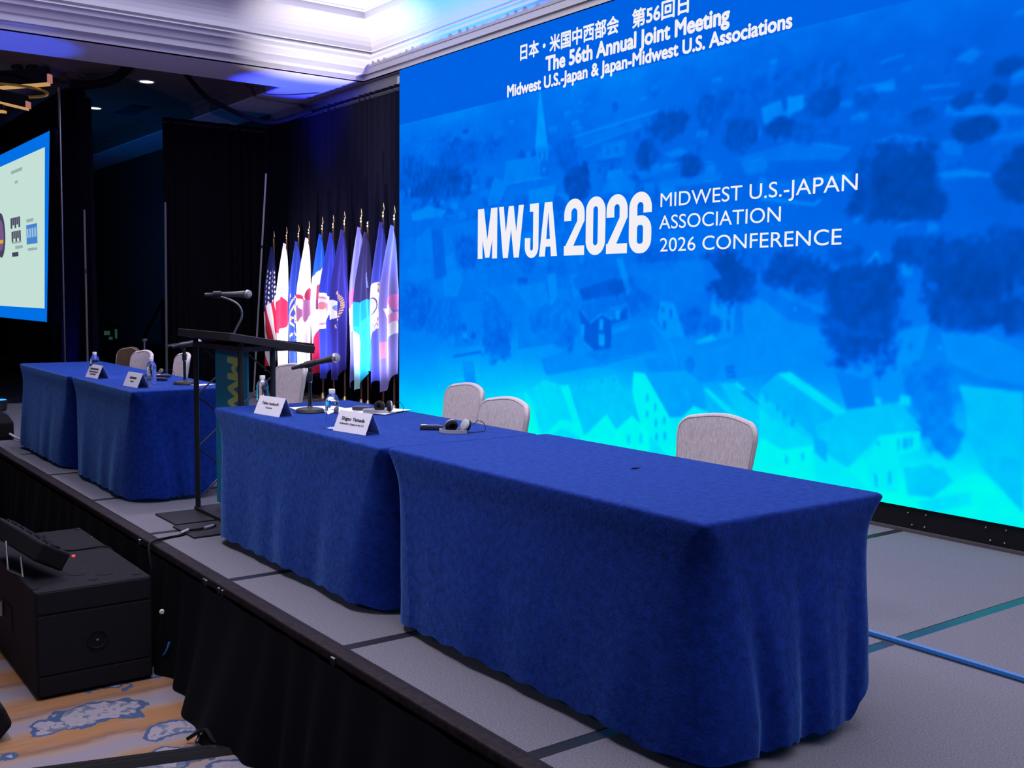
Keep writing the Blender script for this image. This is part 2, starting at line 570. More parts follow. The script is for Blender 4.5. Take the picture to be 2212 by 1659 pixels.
# ------------------------------------------------------------------ drapes behind the stage
def drape_mesh(p0, p1, z0, z1, amp=0.035, wave=0.16, seed=1, nv=10, flare=1.3, ztop=None):
    rnd = np.random.RandomState(seed)
    p0, p1 = np.array(p0, float), np.array(p1, float)
    Ld = np.linalg.norm(p1 - p0)
    dd = (p1 - p0) / Ld
    nn = np.array([-dd[1], dd[0]])
    nu = max(8, int(Ld / wave * 8))
    s = np.linspace(0, Ld, nu)
    ph = 2 * np.pi * s / wave + 1.3 * np.sin(2 * np.pi * s / (wave * 4.3) + rnd.rand() * 6) + 0.9 * np.sin(2 * np.pi * s / (wave * 9.1) + rnd.rand() * 6)
    a = amp * (0.7 + 0.5 * np.sin(2 * np.pi * s / (wave * 6.1) + 1))
    P = np.zeros((nv, nu, 3))
    for i in range(nv):
        f = i / (nv - 1)
        k = 0.6 + (flare - 0.6) * f
        off = a * k * np.sin(ph + 0.25 * f * np.sin(s * 3.1))
        P[i, :, 0] = p0[0] + dd[0] * s + nn[0] * off
        P[i, :, 1] = p0[1] + dd[1] * s + nn[1] * off
        zt = z1 if ztop is None else ztop(s / Ld)
        P[i, :, 2] = zt + (z0 - zt) * f
    return P

def drape(name, label, p0, p1, z0, z1, m, seed, parent_pole=True, **kw):
    t = thing(name, label, 'drape', ((p0[0] + p1[0]) / 2, (p0[1] + p1[1]) / 2, z0))
    P = drape_mesh(p0, p1, z0, z1, seed=seed, **kw) - np.array(t.location)
    link('curtain', grid_mesh('curtain', P), m, t)
    if parent_pole:
        q0, q1 = Vector((p0[0], p0[1], z1 - 0.06)) - t.location, Vector((p1[0], p1[1], z1 - 0.06)) - t.location
        MB().tube([q0, q1], 0.02, 8).build('top_rail', M_BLACK, t)
    return t

drape('back_drape', 'tall navy black pleated drape behind the flags and video wall', (-15.1, 6.60), (-2.0, 6.60), S + 0.02, 4.57, M_DRAPE_NAVY, 3)
rd = drape('return_drape', 'black drape closing the side of the stage behind the lectern', (-15.1, 5.02), (-15.1, 6.56), 0.02, 4.50, M_DRAPE, 5)
# upright and side arm of that drape's stand
MB().tube([Vector((-14.98, 4.97, 0.0)) - rd.location, Vector((-14.98, 5.0, 3.3)) - rd.location], 0.018, 10).build('upright', M_GREYPOLE, rd, smooth=True)
arm = [(-14.98, 4.99, 1.27), (-14.97, 5.12, 1.29), (-14.96, 5.28, 1.32), (-14.95, 5.44, 1.34)]
MB().tube([Vector(p) - rd.location for p in arm], 0.022, 10).build('side_arm', M_GREYPOLE, rd, smooth=True)
t = thing('support_pole', 'slim grey pole leaning left of the flags', 'pole', (-14.60, 6.2, 0))
MB().tube([(-0.27, 0, 0.012), (0.34, 0, 3.73)], 0.014, 10).build('shaft', M_PALEPOLE, t, smooth=True)
MB().lathe([(0.14, 0), (0.14, 0.008), (0.03, 0.02), (0.02, 0.05)], 20, (-0.27, 0, 0)).build('foot', M_BLACK, t, smooth=True)
cc = MB().lathe([(0.019, -0.02), (0.019, 0.02)], 12, (0.171, 0, 2.7)).build('coupling', M_BLACK, t)

def cable(name, label, pts, r, m, cat='cable', n=8):
    pts = [Vector(p) for p in pts]
    fine = []
    for i in range(len(pts) - 1):
        a, b = pts[i], pts[i + 1]
        pa, pb = pts[max(i - 1, 0)], pts[min(i + 2, len(pts) - 1)]
        for k in range(6):
            q = k / 6
            fine.append(0.5 * ((2 * a) + (b - pa) * q + (2 * pa - 5 * a + 4 * b - pb) * q * q + (3 * a - pa - 3 * b + pb) * q ** 3))
    fine.append(pts[-1])
    o0 = fine[0]
    ob = MB().tube([p - o0 for p in fine], r, n).build(name, m, smooth=True)
    ob.location = o0
    return tag(ob, label, cat)

cable('hanging_cable', 'black cable sagging from the soffit to the back drape', [(-14.0, 4.90, 4.99), (-14.0, 5.21, 4.67), (-14.0, 5.47, 4.555), (-14.0, 5.86, 4.43), (-13.9, 6.2, 4.41), (-13.5, 6.55, 4.55)], 0.033, M_RUBBER)
cable('hanging_cable', 'thick black cable running from the soffit to the projection screen drape', [(-14.3, 4.35, 5.0), (-14.7, 4.25, 4.86), (-15.0, 4.0, 4.80), (-15.2, 3.84, 4.83)], 0.06, M_RUBBER)

# ------------------------------------------------------------------ projection screen at the far left
SY = 3.80
ps = thing('projection_screen', 'glowing projection screen with a blue bordered white slide in a black surround', 'screen', (-18.6, SY, 0))
o_ = ps.location
x0, x1, z0, z1 = -21.6, -16.55, 1.575, 4.33
def scr(name, x0, z0, x1, z1, y, m):
    return MB().box(x0, y, z0, x1, y + 0.004, z1).build(name, m, ps, off=o_)
E_DARK = emat('slide_dark', lin((70, 68, 92)))
E_GREY = emat('slide_grey', lin((150, 176, 172)))
# seal, word block and blue square of the slide
def ell(cx, cz, rx, rz, n=28):
    return [(cx + rx * math.cos(2 * math.pi * k / n), cz + rz * math.sin(2 * math.pi * k / n)) for k in range(n)]
def scr_poly(name, poly, y, m):
    return MB().prism(poly, lambda a, b: (a, y, b), lambda a, b: (a, y + 0.003, b)).build(name, m, ps, off=o_)
scr_poly('slide_border', [(x0, z0), (-16.80, z0), (-16.33, z1), (x0, z1)], SY, emat('slide_blue', lin((0, 112, 228))))
scr_poly('slide_page', [(x0 + 0.28, 1.775), (-16.90, 1.775), (-16.62, 4.13), (x0 + 0.28, 4.13)], SY - 0.005, emat('slide_white', lin((196, 224, 214))))
scr_poly('slide_seal', ell(-19.86, 2.98, 0.36, 0.38), SY - 0.010, E_DARK)
scr_poly('slide_seal', ell(-19.86, 2.98, 0.24, 0.26), SY - 0.014, emat('slide_plum', lin((120, 90, 140))))
scr_poly('slide_seal', [(-20.08, 2.84), (-19.64, 2.84), (-19.64, 2.90), (-20.08, 2.90)], SY - 0.018, emat('slide_gold', lin((214, 170, 60))))
for (bz, bh, bx0, bx1) in ((3.14, 0.17, -19.05, -18.32), (2.92, 0.17, -19.0, -18.30), (2.82, 0.03, -19.0, -18.30), (2.74, 0.05, -18.75, -18.22), (2.63, 0.07, -19.0, -18.55)):
    if bh < 0.1:
        scr('slide_words', bx0, bz - bh / 2, bx1, bz + bh / 2, SY - 0.010, E_DARK if bh > 0.06 else E_GREY)
        continue
    nb = 5
    for k in range(nb):
        xa = bx0 + (bx1 - bx0) * k / nb
        scr('slide_words', xa, bz - bh / 2 + (0.05 if k in (1, 3) else 0), xa + (bx1 - bx0) / nb * 0.72, bz + bh / 2, SY - 0.010, E_DARK)
scr('slide_square', -17.92, 2.76, -17.22, 3.06, SY - 0.010, emat('slide_square_blue', lin((70, 130, 205))))
for k in range(4):
    scr('slide_words', -17.88 + k * 0.17, 2.86, -17.78 + k * 0.17, 3.0, SY - 0.014, emat('slide_pale', lin((150, 190, 225))))
scr('slide_words', -17.9, 3.10, -17.45, 3.15, SY - 0.010, E_GREY)
scr('slide_words', -17.85, 2.66, -17.25, 2.70, SY - 0.010, E_GREY)
scr('slide_words', -18.9, 3.93, -18.1, 3.98, SY - 0.010, E_GREY)
scr('slide_words', -18.65, 3.76, -18.45, 3.80, SY - 0.010, E_GREY)
M_SURR = M_DRAPE
MB().box(-21.9, SY - 0.02, z1, -15.35, SY + 0.05, 4.78).build('valance', M_SURR, ps, off=o_)
MB().box(-21.9, SY + 0.01, 0.9, x1 + 0.0, SY + 0.06, z0).build('lower_apron', M_SURR, ps, off=o_)
MB().box(-16.95, SY + 0.005, z0, -16.2, SY + 0.05, z1).build('frame_rail', M_DRAPE, ps, off=o_)
P = drape_mesh((-16.25, SY + 0.10), (-14.55, SY + 0.10), 0.02, 4.78, amp=0.05, wave=0.22, seed=9, ztop=lambda q: np.where(q < 0.62, 4.78 + 0.12 * q, 4.86 - 0.95 * (q - 0.62) / 0.38 * 0.38))
link('leg_drape', grid_mesh('leg_drape', P - np.array(o_)), M_DRAPE_NAVY, ps)
MB().tube([(-15.25, SY - 0.13, 0.0), (-15.17, SY - 0.13, 4.75)], 0.022, 12).build('chrome_upright', mat('dull_chrome', (0.30, 0.30, 0.42), 0.3, metal=1.0), ps, off=o_, smooth=True)
t = thing('support_pole', 'thin grey stand pole at the edge of the projection screen drape', 'pole', (-14.53, SY - 0.02, 0))
MB().tube([(0, 0, 0.0), (0.02, 0, 3.1)], 0.014, 10).build('shaft', M_GREYPOLE, t, smooth=True)
MB().lathe([(0.019, -0.03), (0.019, 0.03)], 12, (0.01, 0, 2.3)).build('coupling', M_BLACK, t)
MB().lathe([(0.2, 0), (0.2, 0.01), (0.03, 0.02)], 20).build('foot', M_BLACK, t)

# ------------------------------------------------------------------ stage
stage = thing('stage', 'low stage platform of grey carpeted panels with black edge and skirt', 'stage', (-7.0, 4.4, 0))
so = stage.location
XS = [-2.485 - 1.2275 * k for k in range(-2, 10)] + [-14.45]         # seam lines across the stage
YS = [1.885, 3.825, 5.765, 7.0]                        # front edge and seam lines along it
XL, XR = XS[-1], XS[0]
MB().box(XL, 1.93, 0.50, XR, 6.84, S - 0.0015).build('frame', M_SEAM, stage, off=so)
for j in range(3):
    y0 = YS[j] + (0.055 if j == 0 else 0.022)
    y1 = min(YS[j + 1] - 0.022, 6.82)
    base = None
    for i in range(len(XS) - 1):
        a, b_ = XS[i + 1] + 0.03, XS[i] - 0.03
        if base is None or i == len(XS) - 2:
            w, h = (b_ - a), (y1 - y0)
            base = MB().box(-w / 2, -h / 2, -0.05, w / 2, h / 2, 0).mesh('deck_panel')
            base.materials.append(M_CARPET_DECK)
        o = link('deck_panel', base, None, stage)
        o.location = Vector(((a + b_) / 2, (y0 + y1) / 2, S)) - so
# raised cable strip in the long seam, video wall reflection put into its blue
MB().tube([Vector((x, 3.832 + 0.01 * math.sin(x * 2), S + 0.002)) - so for x in np.linspace(-4.5, -0.4, 30)], 0.017, 8).build('seam_cord', mat('seam_cord_reflection', (0.015, 0.12, 0.36), 0.3, spec=0.8), stage, smooth=True)
MB().box(XL, 1.868, S - 0.045, XR, 1.935, S - 0.001).build('edge_trim', M_TRIM, stage, off=so, bevel=0.008)
for x, lst in ((-3.715, ((0.02, 0.03),)), (-4.945, ((-0.16, 0.05), (0.04, 0.02), (0.09, 0.015))), (-6.172, ((0.02, 0.03),))):
    for dx, w in lst:
        MB().box(x + dx, 1.856, S - 0.05, x + dx + w, 1.869, S - 0.015).build('latch', M_STEEL, stage, off=so, bevel=0.004)
# skirt
rnd = np.random.RandomState(4)
nu, nv = 700, 16
xs = np.linspace(XL, XR, nu)
P = np.zeros((nv, nu, 3))
bulge = 0.13 * np.exp(-((xs + 4.45) / 0.5) ** 2) + 0.08 * np.exp(-((xs + 3.3) / 0.45) ** 2) + 0.03 * np.sin(xs * 2.1)
for i in range(nv):
    f = i / (nv - 1)
    fold = 0.022 * np.sin(xs * 21 + 1.6 * np.sin(xs * 3.3)) * (0.25 + f) + 0.03 * np.sin(xs * 7.0 + np.sin(xs * 2)) * f
    P[i, :, 0] = xs
    P[i, :, 1] = 1.855 - (0.02 + bulge * f ** 1.4) + fold * 0.8 - 0.05 * f
    P[i, :, 2] = (S - 0.035) * (1 - f) + 0.004
P[:, :, 1] = np.minimum(P[:, :, 1], 1.86)
link('skirt', grid_mesh('skirt', P - np.array(so)), M_SKIRT, stage)

# ------------------------------------------------------------------ LED video wall
LX0, LX1, LZ0, LZ1, LY = -9.78, -2.72, 0.765, 4.376, 5.75
led = thing('video_wall', 'huge bright blue video wall showing a town and conference title', 'video wall', ((LX0 + LX1) / 2, LY + 0.06, S))
lo = led.location
rs = np.random.RandomState(11)
GW, GH = 707, 362
UU, VV = np.meshgrid(np.linspace(0, LX1 - LX0, GW), np.linspace(0, LZ1 - LZ0, GH))   # metres, row 0 = bottom
def vnoise(cell, seed, ax=1.0):
    r = np.random.RandomState(seed)
    gx, gy = UU / (cell * ax), VV / cell
    g = r.rand(int(gy.max()) + 3, int(gx.max()) + 3)
    ix, iy = gx.astype(int), gy.astype(int)
    fx, fy = gx - ix, gy - iy
    fx, fy = fx * fx * (3 - 2 * fx), fy * fy * (3 - 2 * fy)
    return (g[iy, ix] * (1 - fx) + g[iy, ix + 1] * fx) * (1 - fy) + (g[iy + 1, ix] * (1 - fx) + g[iy + 1, ix + 1] * fx) * fy
def fbm(cell, seed, n=4, ax=1.0):
    s, a, t = 0, 1.0, 0
    for k in range(n):
        s = s + a * vnoise(cell / 2 ** k, seed + k, ax)
        t += a
        a *= 0.6
    return s / t
VN = VV / (LZ1 - LZ0)
base = np.interp(VN, [0, .06, .13, .20, .30, .42, .55, .70, .80, .845], [1.0, .94, .79, .63, .52, .46, .43, .41, .45, .50])
base = base - 0.13 * np.clip((UU - 3.6) / 3.0, 0, 1) * np.clip((0.85 - np.abs(VN - 0.55) * 1.5), 0, 1)
base = base - 0.20 * np.clip((2.3 - UU) / 2.3, 0, 1) * np.clip((0.40 - VN) / 0.30, 0, 1)
tone = base + 0.10 * (fbm(0.35, 3, ax=1.6) - 0.5)
# far wooded hill under the title band
hill = np.clip((VN - 0.60) / 0.25, 0, 1)
tone = tone - 0.12 * hill * (fbm(0.12, 9, 4, 1.5) - 0.35)
def poly_mask(pts):
    xs_, ys_ = pts[0::2], pts[1::2]
    n = len(xs_)
    px_, py_ = UU * 100, VV * 100
    i0, i1 = max(0, int(min(ys_) - 2)), min(GH, int(max(ys_) + 3))
    j0, j1 = max(0, int(min(xs_) - 2)), min(GW, int(max(xs_) + 3))
    m = np.zeros((GH, GW))
    if i1 <= i0 or j1 <= j0:
        return m
    acc = 0
    for ox, oy in ((-.25, -.25), (.25, -.25), (.25, .25), (-.25, .25)):
        a, b = px_[i0:i1, j0:j1] + ox, py_[i0:i1, j0:j1] + oy
        ins = np.zeros(a.shape, bool)
        k2 = n - 1
        for k in range(n):
            c = ((ys_[k] > b) != (ys_[k2] > b))
            with np.errstate(divide='ignore', invalid='ignore'):
                xx = (xs_[k2] - xs_[k]) * (b - ys_[k]) / (ys_[k2] - ys_[k] + 1e-12) + xs_[k]
            ins ^= c & (a < xx)
            k2 = k
        acc = acc + ins
    m[i0:i1, j0:j1] = acc / 4
    return m
def draw(pts, t, alpha=1.0):
    global tone
    m = poly_mask(pts) * alpha
    tone = tone * (1 - m) + (t + 0.035 * (detail - 0.5) * 2) * m
detail = fbm(0.09, 21, 3)
leaf = fbm(0.07, 33, 4)
def draw_tree(cx, cy, rx, ry, t, soft=0.34):
    global tone
    d = np.sqrt(((UU * 100 - cx) / max(rx, 1)) ** 2 + ((VV * 100 - cy) / max(ry, 1)) ** 2) + 0.85 * (leaf - 0.5)
    m = np.clip((1.06 - d) / soft, 0, 1) * 0.86
    tone = tone * (1 - m) + (t + 0.12 * (fine_ - 0.5) + 0.14 * (mott - 0.5)) * m
fine_ = fbm(0.05, 51, 2)
mott = fbm(0.22, 61, 3)
# small far houses and tree clumps of the upper town
for k in range(150):
    u, v = rs.rand() * 706, 200 + rs.rand() ** 1.4 * 88
    sc = 0.5 + (290 - v) / 110
    if rs.rand() < 0.55:
        draw_tree(u, v, (6 + 9 * rs.rand()) * sc, (4 + 5 * rs.rand()) * sc, 0.33 + 0.06 * rs.rand(), 0.3)
    else:
        w, h = (8 + 12 * rs.rand()) * sc, (2.5 + 4 * rs.rand()) * sc
        tt = 0.46 + 0.10 * rs.rand()
        draw([u, v, u + w, v, u + w * .9, v + h, u + w * .1, v + h], tt, 0.8)
        draw([u + w * .05, v - h * .7, u + w * .95, v - h * .7, u + w * .95, v, u + w * .05, v], tt - 0.07, 0.7)
for k in range(60):
    u, v = rs.rand() * 420, 120 + rs.rand() * 85
    if rs.rand() < 0.5:
        draw_tree(u, v, 7 + 10 * rs.rand(), 6 + 7 * rs.rand(), 0.40 + 0.05 * rs.rand(), 0.3)
    else:
        w, h = 10 + 14 * rs.rand(), 5 + 7 * rs.rand()
        draw([u, v, u + w, v + 1, u + w * .85, v + h, u + w * .15, v + h], 0.47 + 0.08 * rs.rand(), 0.7)
ART_POLYS = [
(0.47,[7,184,144,200,168,161,122,126,7,115]),
(0.56,[279,258,339,263,338,265,277,260]),
(0.56,[339,263,388,267,387,269,338,265]),
(0.53,[299,249,392,261,392,262,298,251]),
(0.46,[282,257,386,265,389,260,293,251]),
(0.5,[322,250,350,251,351,238,324,237]),
(0.38,[329,245,332,245,332,240,329,240]),
(0.38,[339,246,342,246,342,241,339,241]),
(0.3,[316,235,344,236,344,237,316,236]),
(0.5,[333,220,348,225,363,216,361,207,334,211]),
(0.47,[364,223,390,229,392,221,370,217]),
(0.52,[394,235,411,238,421,233,402,231]),
(0.48,[391,215,453,216,451,209,393,209]),
(0.58,[392,224,424,227,423,228,392,226]),
(0.56,[417,224,444,224,444,225,416,226]),
(0.56,[487,257,504,260,506,252,517,253,512,246,490,245]),
(0.6,[509,261,529,260,528,254,519,250,510,250]),
(0.52,[563,259,590,260,592,253,569,254]),
(0.57,[580,271,597,273,596,274,579,272]),
(0.56,[568,254,577,256,576,258,567,256]),
(0.56,[577,256,590,254,590,256,577,258]),
(0.53,[615,244,652,241,652,242,615,245]),
(0.52,[609,251,634,250,634,251,609,253]),
(0.5,[629,265,640,270,646,266,640,261]),
(0.54,[630,233,672,229,672,231,630,235]),
(0.5,[636,237,658,237,672,231,672,228,639,232]),
(0.46,[462,224,524,232,562,221,552,215,515,218,491,219]),
(0.36,[491,220,535,217,534,203,494,205]),
(0.58,[529,228,561,221,561,222,529,229]),
(0.5,[575,224,594,227,616,221,601,220]),
(0.48,[622,219,638,219,636,209,626,212]),
(0.45,[487,205,530,207,534,195,492,194]),
(0.6,[489,194,535,187,535,189,489,196]),
(0.6,[535,187,541,191,539,193,534,189]),
(0.36,[504,196,540,191,540,193,504,198]),
(0.55,[564,175,574,183,580,177,579,173]),
(0.55,[571,183,580,175,581,176,572,184]),
(0.4,[549,179,564,174,564,169]),
(0.5,[470,222,491,223,495,216,475,213]),
(0.53,[620,201,638,202,654,198,655,196,623,198]),
(0.55,[594,170,613,173,612,174,594,171]),
(0.55,[612,173,630,169,631,169,612,174]),
(0.52,[618,178,625,167,616,166]),
(0.5,[571,144,583,157,590,145]),
(0.62,[573,145,583,155,582,156,572,146]),
(0.62,[582,156,585,147,587,147,583,156]),
(0.6,[590,149,609,150,609,151,590,150]),
(0.55,[600,149,609,150,608,140,601,141]),
(0.5,[190,249,237,249,253,230,187,228]),
(0.44,[195,228,253,229,254,218,223,223]),
(0.52,[173,236,195,229,180,211,163,210,162,218]),
(0.54,[225,220,264,222,260,207,228,208]),
(0.58,[195,228,254,229,253,231,194,229]),
(0.62,[239,305,241,304,252,255,234,256]),
(0.55,[235,257,252,256,253,242,236,243]),
(0.38,[242,245,253,245,254,229,242,231]),
(0.58,[245,238,249,238,249,235,245,235]),
(0.38,[239,252,242,252,242,246,239,246]),
(0.38,[246,252,249,252,249,245,246,245]),
(0.52,[57,233,94,234,89,217,62,219]),
(0.56,[24,211,57,217,92,210,84,204,26,204]),
(0.42,[26,203,79,205,81,181,30,180]),
(0.5,[35,185,62,196,67,163,35,166]),
(0.53,[82,162,117,171,121,148,84,144]),
(0.36,[64,191,84,192,93,144,71,142]),
(0.5,[17,154,62,158,62,144,18,139]),
(0.54,[84,144,109,151,121,144,113,126,88,125]),
(0.47,[153,152,204,158,225,143,157,132]),
(0.33,[210,143,225,143,225,138,210,138]),
(0.5,[168,130,197,139,219,122,219,110,191,113]),
(0.54,[205,134,249,139,259,118,226,116]),
(0.58,[253,145,265,146,268,127,259,118]),
(0.56,[285,144,293,145,299,127,290,125]),
(0.43,[287,142,347,155,353,142,293,132]),
(0.33,[296,132,342,142,353,137,351,129,302,123]),
(0.55,[342,157,350,158,360,131,356,127]),
(0.48,[363,153,442,154,456,141,390,125,367,134]),
(0.5,[209,105,266,112,276,87,213,78]),
(0.5,[114,119,149,121,150,79,106,75]),
(0.36,[119,99,128,99,128,92,120,92]),
(0.36,[136,91,144,91,144,85,136,85]),
(0.36,[122,89,130,89,130,82,122,82]),
(0.64,[122,90,130,90,130,84,122,84]),
(0.36,[106,65,154,72,153,74,105,67]),
(0.6,[121,62,140,64,146,41,127,38]),
(0.56,[244,71,309,86,327,70,254,57]),
(0.57,[474,128,490,126,538,110,553,92,492,73,422,61,382,69,376,78,458,92,477,103]),
(0.5,[343,99,381,104,392,85,330,71,308,78]),
(0.63,[323,67,397,82,396,83,322,69]),
(0.6,[327,73,394,85,394,86,327,74]),
(0.62,[382,109,405,90,407,91,384,110]),
(0.62,[405,90,410,75,413,75,408,91]),
(0.46,[490,128,514,128,545,116,538,108,515,112]),
(0.52,[493,134,548,114,550,118,495,138]),
(0.62,[520,121,523,121,523,118,520,118]),
(0.64,[627,100,629,100,630,97,627,97]),
(0.6,[550,92,597,106,621,112,616,92,599,60,572,69]),
(0.5,[555,80,582,76,586,59,565,56]),
(0.58,[635,85,680,80,679,98,653,108,628,107]),
(0.5,[634,86,654,78,656,82,635,90]),
(0.5,[655,78,680,76,680,80,655,82]),
(0.77,[641,77,680,76,683,8,657,31,648,48,646,64]),
(0.43,[296,117,326,127,353,127,356,119,336,116,326,112,312,105]),
(0.3,[296,117,312,105,326,112,339,107,356,119,357,109,338,104,338,85,317,82,304,90]),
(0.64,[312,104,327,112,325,113,311,105]),
(0.64,[326,112,338,108,339,109,326,113]),
(0.62,[296,117,311,105,312,105,297,118]),
(0.6,[336,116,357,120,357,121,336,117]),
(0.68,[323,108,328,108,328,99,323,99]),
(0.68,[322,96,330,96,330,86,323,86]),
(0.66,[343,116,348,116,348,108,343,108]),
(0.62,[300,103,304,103,304,93,300,93]),
(0.58,[338,100,359,105,359,101,339,96]),
(0.55,[324,131,326,131,326,125,324,125]),
(0.45,[408,122,429,130,447,128,456,133,447,126,441,111,420,107]),
(0.62,[393,124,408,122,420,97,401,96,391,109]),
(0.6,[446,127,456,133,469,127,468,98,442,95,446,111]),
(0.42,[394,119,398,119,399,115,395,115]),
(0.42,[403,118,406,118,407,110,404,110]),
(0.42,[397,108,400,108,400,102,397,102]),
(0.42,[461,123,464,123,465,114,462,114]),
(0.42,[461,111,464,111,465,103,462,103]),
(0.42,[441,117,444,117,444,110,441,110]),
(0.68,[447,126,456,133,456,133,446,127]),
(0.68,[456,133,470,127,470,127,456,134]),
(0.7,[430,94,448,100,453,96,435,92]),
(0.84,[231,41,249,53,275,50,300,10,245,5]),
(0.77,[283,51,344,63,368,39,383,11,306,10]),
(0.93,[274,49,284,51,306,10,297,10]),
(0.93,[221,39,244,5,247,6,225,40]),
(0.62,[298,53,300,53,300,51,298,51]),
(0.62,[305,54,308,54,308,53,305,53]),
(0.62,[312,55,315,55,315,54,312,54]),
(0.62,[326,58,329,58,329,57,326,56]),
(0.62,[334,59,336,59,336,58,334,58]),
(0.62,[341,61,343,61,343,59,341,59]),
(0.66,[378,67,421,72,452,57,441,41,415,36,406,35]),
(0.95,[365,67,378,67,407,34,415,4,385,3,364,51]),
(0.72,[380,51,383,51,383,45,380,45]),
(0.72,[380,38,383,38,383,32,380,32]),
(0.72,[389,44,392,44,392,38,389,38]),
(0.72,[390,32,393,32,393,26,390,26]),
(0.72,[399,35,402,35,402,29,399,29]),
(0.72,[400,23,403,23,403,17,400,17]),
(0.72,[391,21,394,21,394,15,391,15]),
(0.92,[414,32,431,46,447,42,441,37,418,15]),
(0.74,[440,60,459,53,477,32,471,22,446,39]),
(0.88,[440,60,445,60,477,41,477,34]),
(0.7,[450,49,453,49,453,45,451,45]),
(0.78,[456,65,472,66,493,54,494,24,477,42]),
(0.88,[471,65,492,53,494,55,472,67]),
(0.6,[476,60,481,62,493,54,492,52]),
(0.42,[461,75,469,76,469,78,461,77]),
(0.42,[462,72,470,73,470,75,462,74]),
(0.42,[463,69,471,70,471,72,463,70]),
(0.72,[493,63,508,75,557,52,542,33]),
(0.87,[508,75,519,77,566,54,557,51]),
(0.8,[493,62,541,33,551,19,541,30,493,50]),
(0.96,[494,29,518,23,539,30,539,12,503,9]),
(0.66,[498,61,501,61,501,55,498,55]),
(0.66,[508,54,511,54,511,49,508,49]),
(0.66,[513,50,517,50,517,45,514,45]),
(0.66,[521,45,524,45,524,40,521,40]),
(0.74,[517,20,519,20,520,14,517,14]),
(0.74,[530,23,533,23,533,18,531,18]),
(0.84,[493,50,540,32,539,29,514,23,494,31]),
(0.78,[540,42,569,56,603,64,619,49,589,41,568,18,553,19]),
(0.92,[589,41,618,48,618,36,604,31,604,8,585,6,581,22]),
(0.9,[541,30,567,18,585,5,542,5]),
(0.7,[602,41,604,41,604,33,603,33]),
(0.7,[606,42,610,42,610,35,606,35]),
(0.7,[611,43,613,43,613,37,611,37]),
(0.7,[587,17,589,17,590,9,588,9]),
(0.7,[597,20,599,20,599,12,597,12]),
(0.7,[588,38,590,38,590,35,588,35]),
(0.86,[603,68,610,68,610,62,603,62]),
(0.82,[585,65,590,65,590,61,586,61]),
(0.7,[540,35,551,33,551,19,541,25]),
(0.96,[626,7,632,13,652,27,660,26,674,14,684,0,608,-5]),
(0.86,[617,4,652,16,652,8,624,-2]),
(0.8,[607,24,634,27,641,20,626,8,611,7]),
(0.97,[306,9,334,30,354,12,349,-2]),
(0.95,[255,6,275,20,299,20,302,2,255,2]),
(0.98,[345,18,364,32,383,22,385,2,346,-3]),
(0.8,[359,16,363,16,363,9,359,9]),
(0.8,[373,19,377,19,377,11,373,11]),
(0.84,[255,2,277,13,302,8,299,3]),
(0.86,[385,19,404,5,385,3])]
ART_TREES = [(75,238,68,20,0.33),(125,263,59,15,0.38),(24,254,37,19,0.36),(293,221,19,19,0.32),(278,247,15,15,0.36),(397,256,25,14,0.33),(376,237,14,13,0.34),(423,224,14,9,0.32),(464,265,18,12,0.36),(492,272,24,12,0.38),(442,260,17,16,0.36),(469,241,17,13,0.33),(539,255,16,12,0.33),(538,271,29,12,0.38),(505,241,17,8,0.33),(570,250,11,8,0.36),(536,234,22,7,0.36),(636,241,8,5,0.3),(655,241,7,6,0.3),(662,256,10,6,0.3),(609,235,10,6,0.32),(596,201,29,25,0.25),(579,188,19,15,0.26),(614,183,18,12,0.26),(644,223,15,9,0.25),(670,196,13,16,0.24),(464,140,26,19,0.31),(455,154,20,10,0.33),(512,146,29,15,0.32),(536,140,20,12,0.33),(489,153,16,9,0.4),(572,111,33,32,0.33),(565,132,26,20,0.31),(585,134,20,17,0.31),(645,128,31,22,0.29),(661,147,24,21,0.28),(630,150,20,15,0.29),(671,118,13,12,0.3),(626,62,15,27,0.5),(616,78,12,13,0.5),(636,44,10,11,0.54),(34,115,41,26,0.41),(88,102,34,23,0.46),(179,93,28,30,0.44),(278,101,19,22,0.46),(128,170,27,18,0.38),(388,155,25,10,0.4),(427,110,13,11,0.4),(448,107,11,9,0.42),(369,127,24,16,0.42),(252,102,23,16,0.48),(426,76,6,7,0.5),(456,69,6,5,0.62),(625,18,13,11,0.78),(560,156,17,9,0.36),(606,156,15,11,0.33),(342,134,14,6,0.33)]

NEAR = [i for i, (t, p) in enumerate(ART_POLYS) if t > 0.695]
for t, p in ART_POLYS:
    if t <= 0.695:
        draw(p, t, 0.85)
for a in ART_TREES:
    draw_tree(a[0], a[1], a[2], a[3], a[4] - (0.09 if a[4] < 0.35 else 0.03))
for t, p in ART_POLYS:
    if t > 0.695 or (t in (.66, .62, .42, .6) and max(p[1::2]) < 110):
        draw(p, t, 0.9)
# landmark houses and the church spire stand in front of the trees
for t, p in ART_POLYS:
    cu, cv = sum(p[0::2]) / (len(p) / 2), sum(p[1::2]) / (len(p) / 2)
    if 325 < cu < 430 and 118 < cv < 185 or 205 < cu < 262 and 205 < cv < 312:
        draw(p, t, 0.75)
# the screen's own softness
for _ in range(2):
    k_ = np.pad(tone, 1, mode='edge')
    tone = (k_[1:-1, 1:-1] * 2 + k_[:-2, 1:-1] + k_[2:, 1:-1] + k_[1:-1, :-2] + k_[1:-1, 2:]) / 6
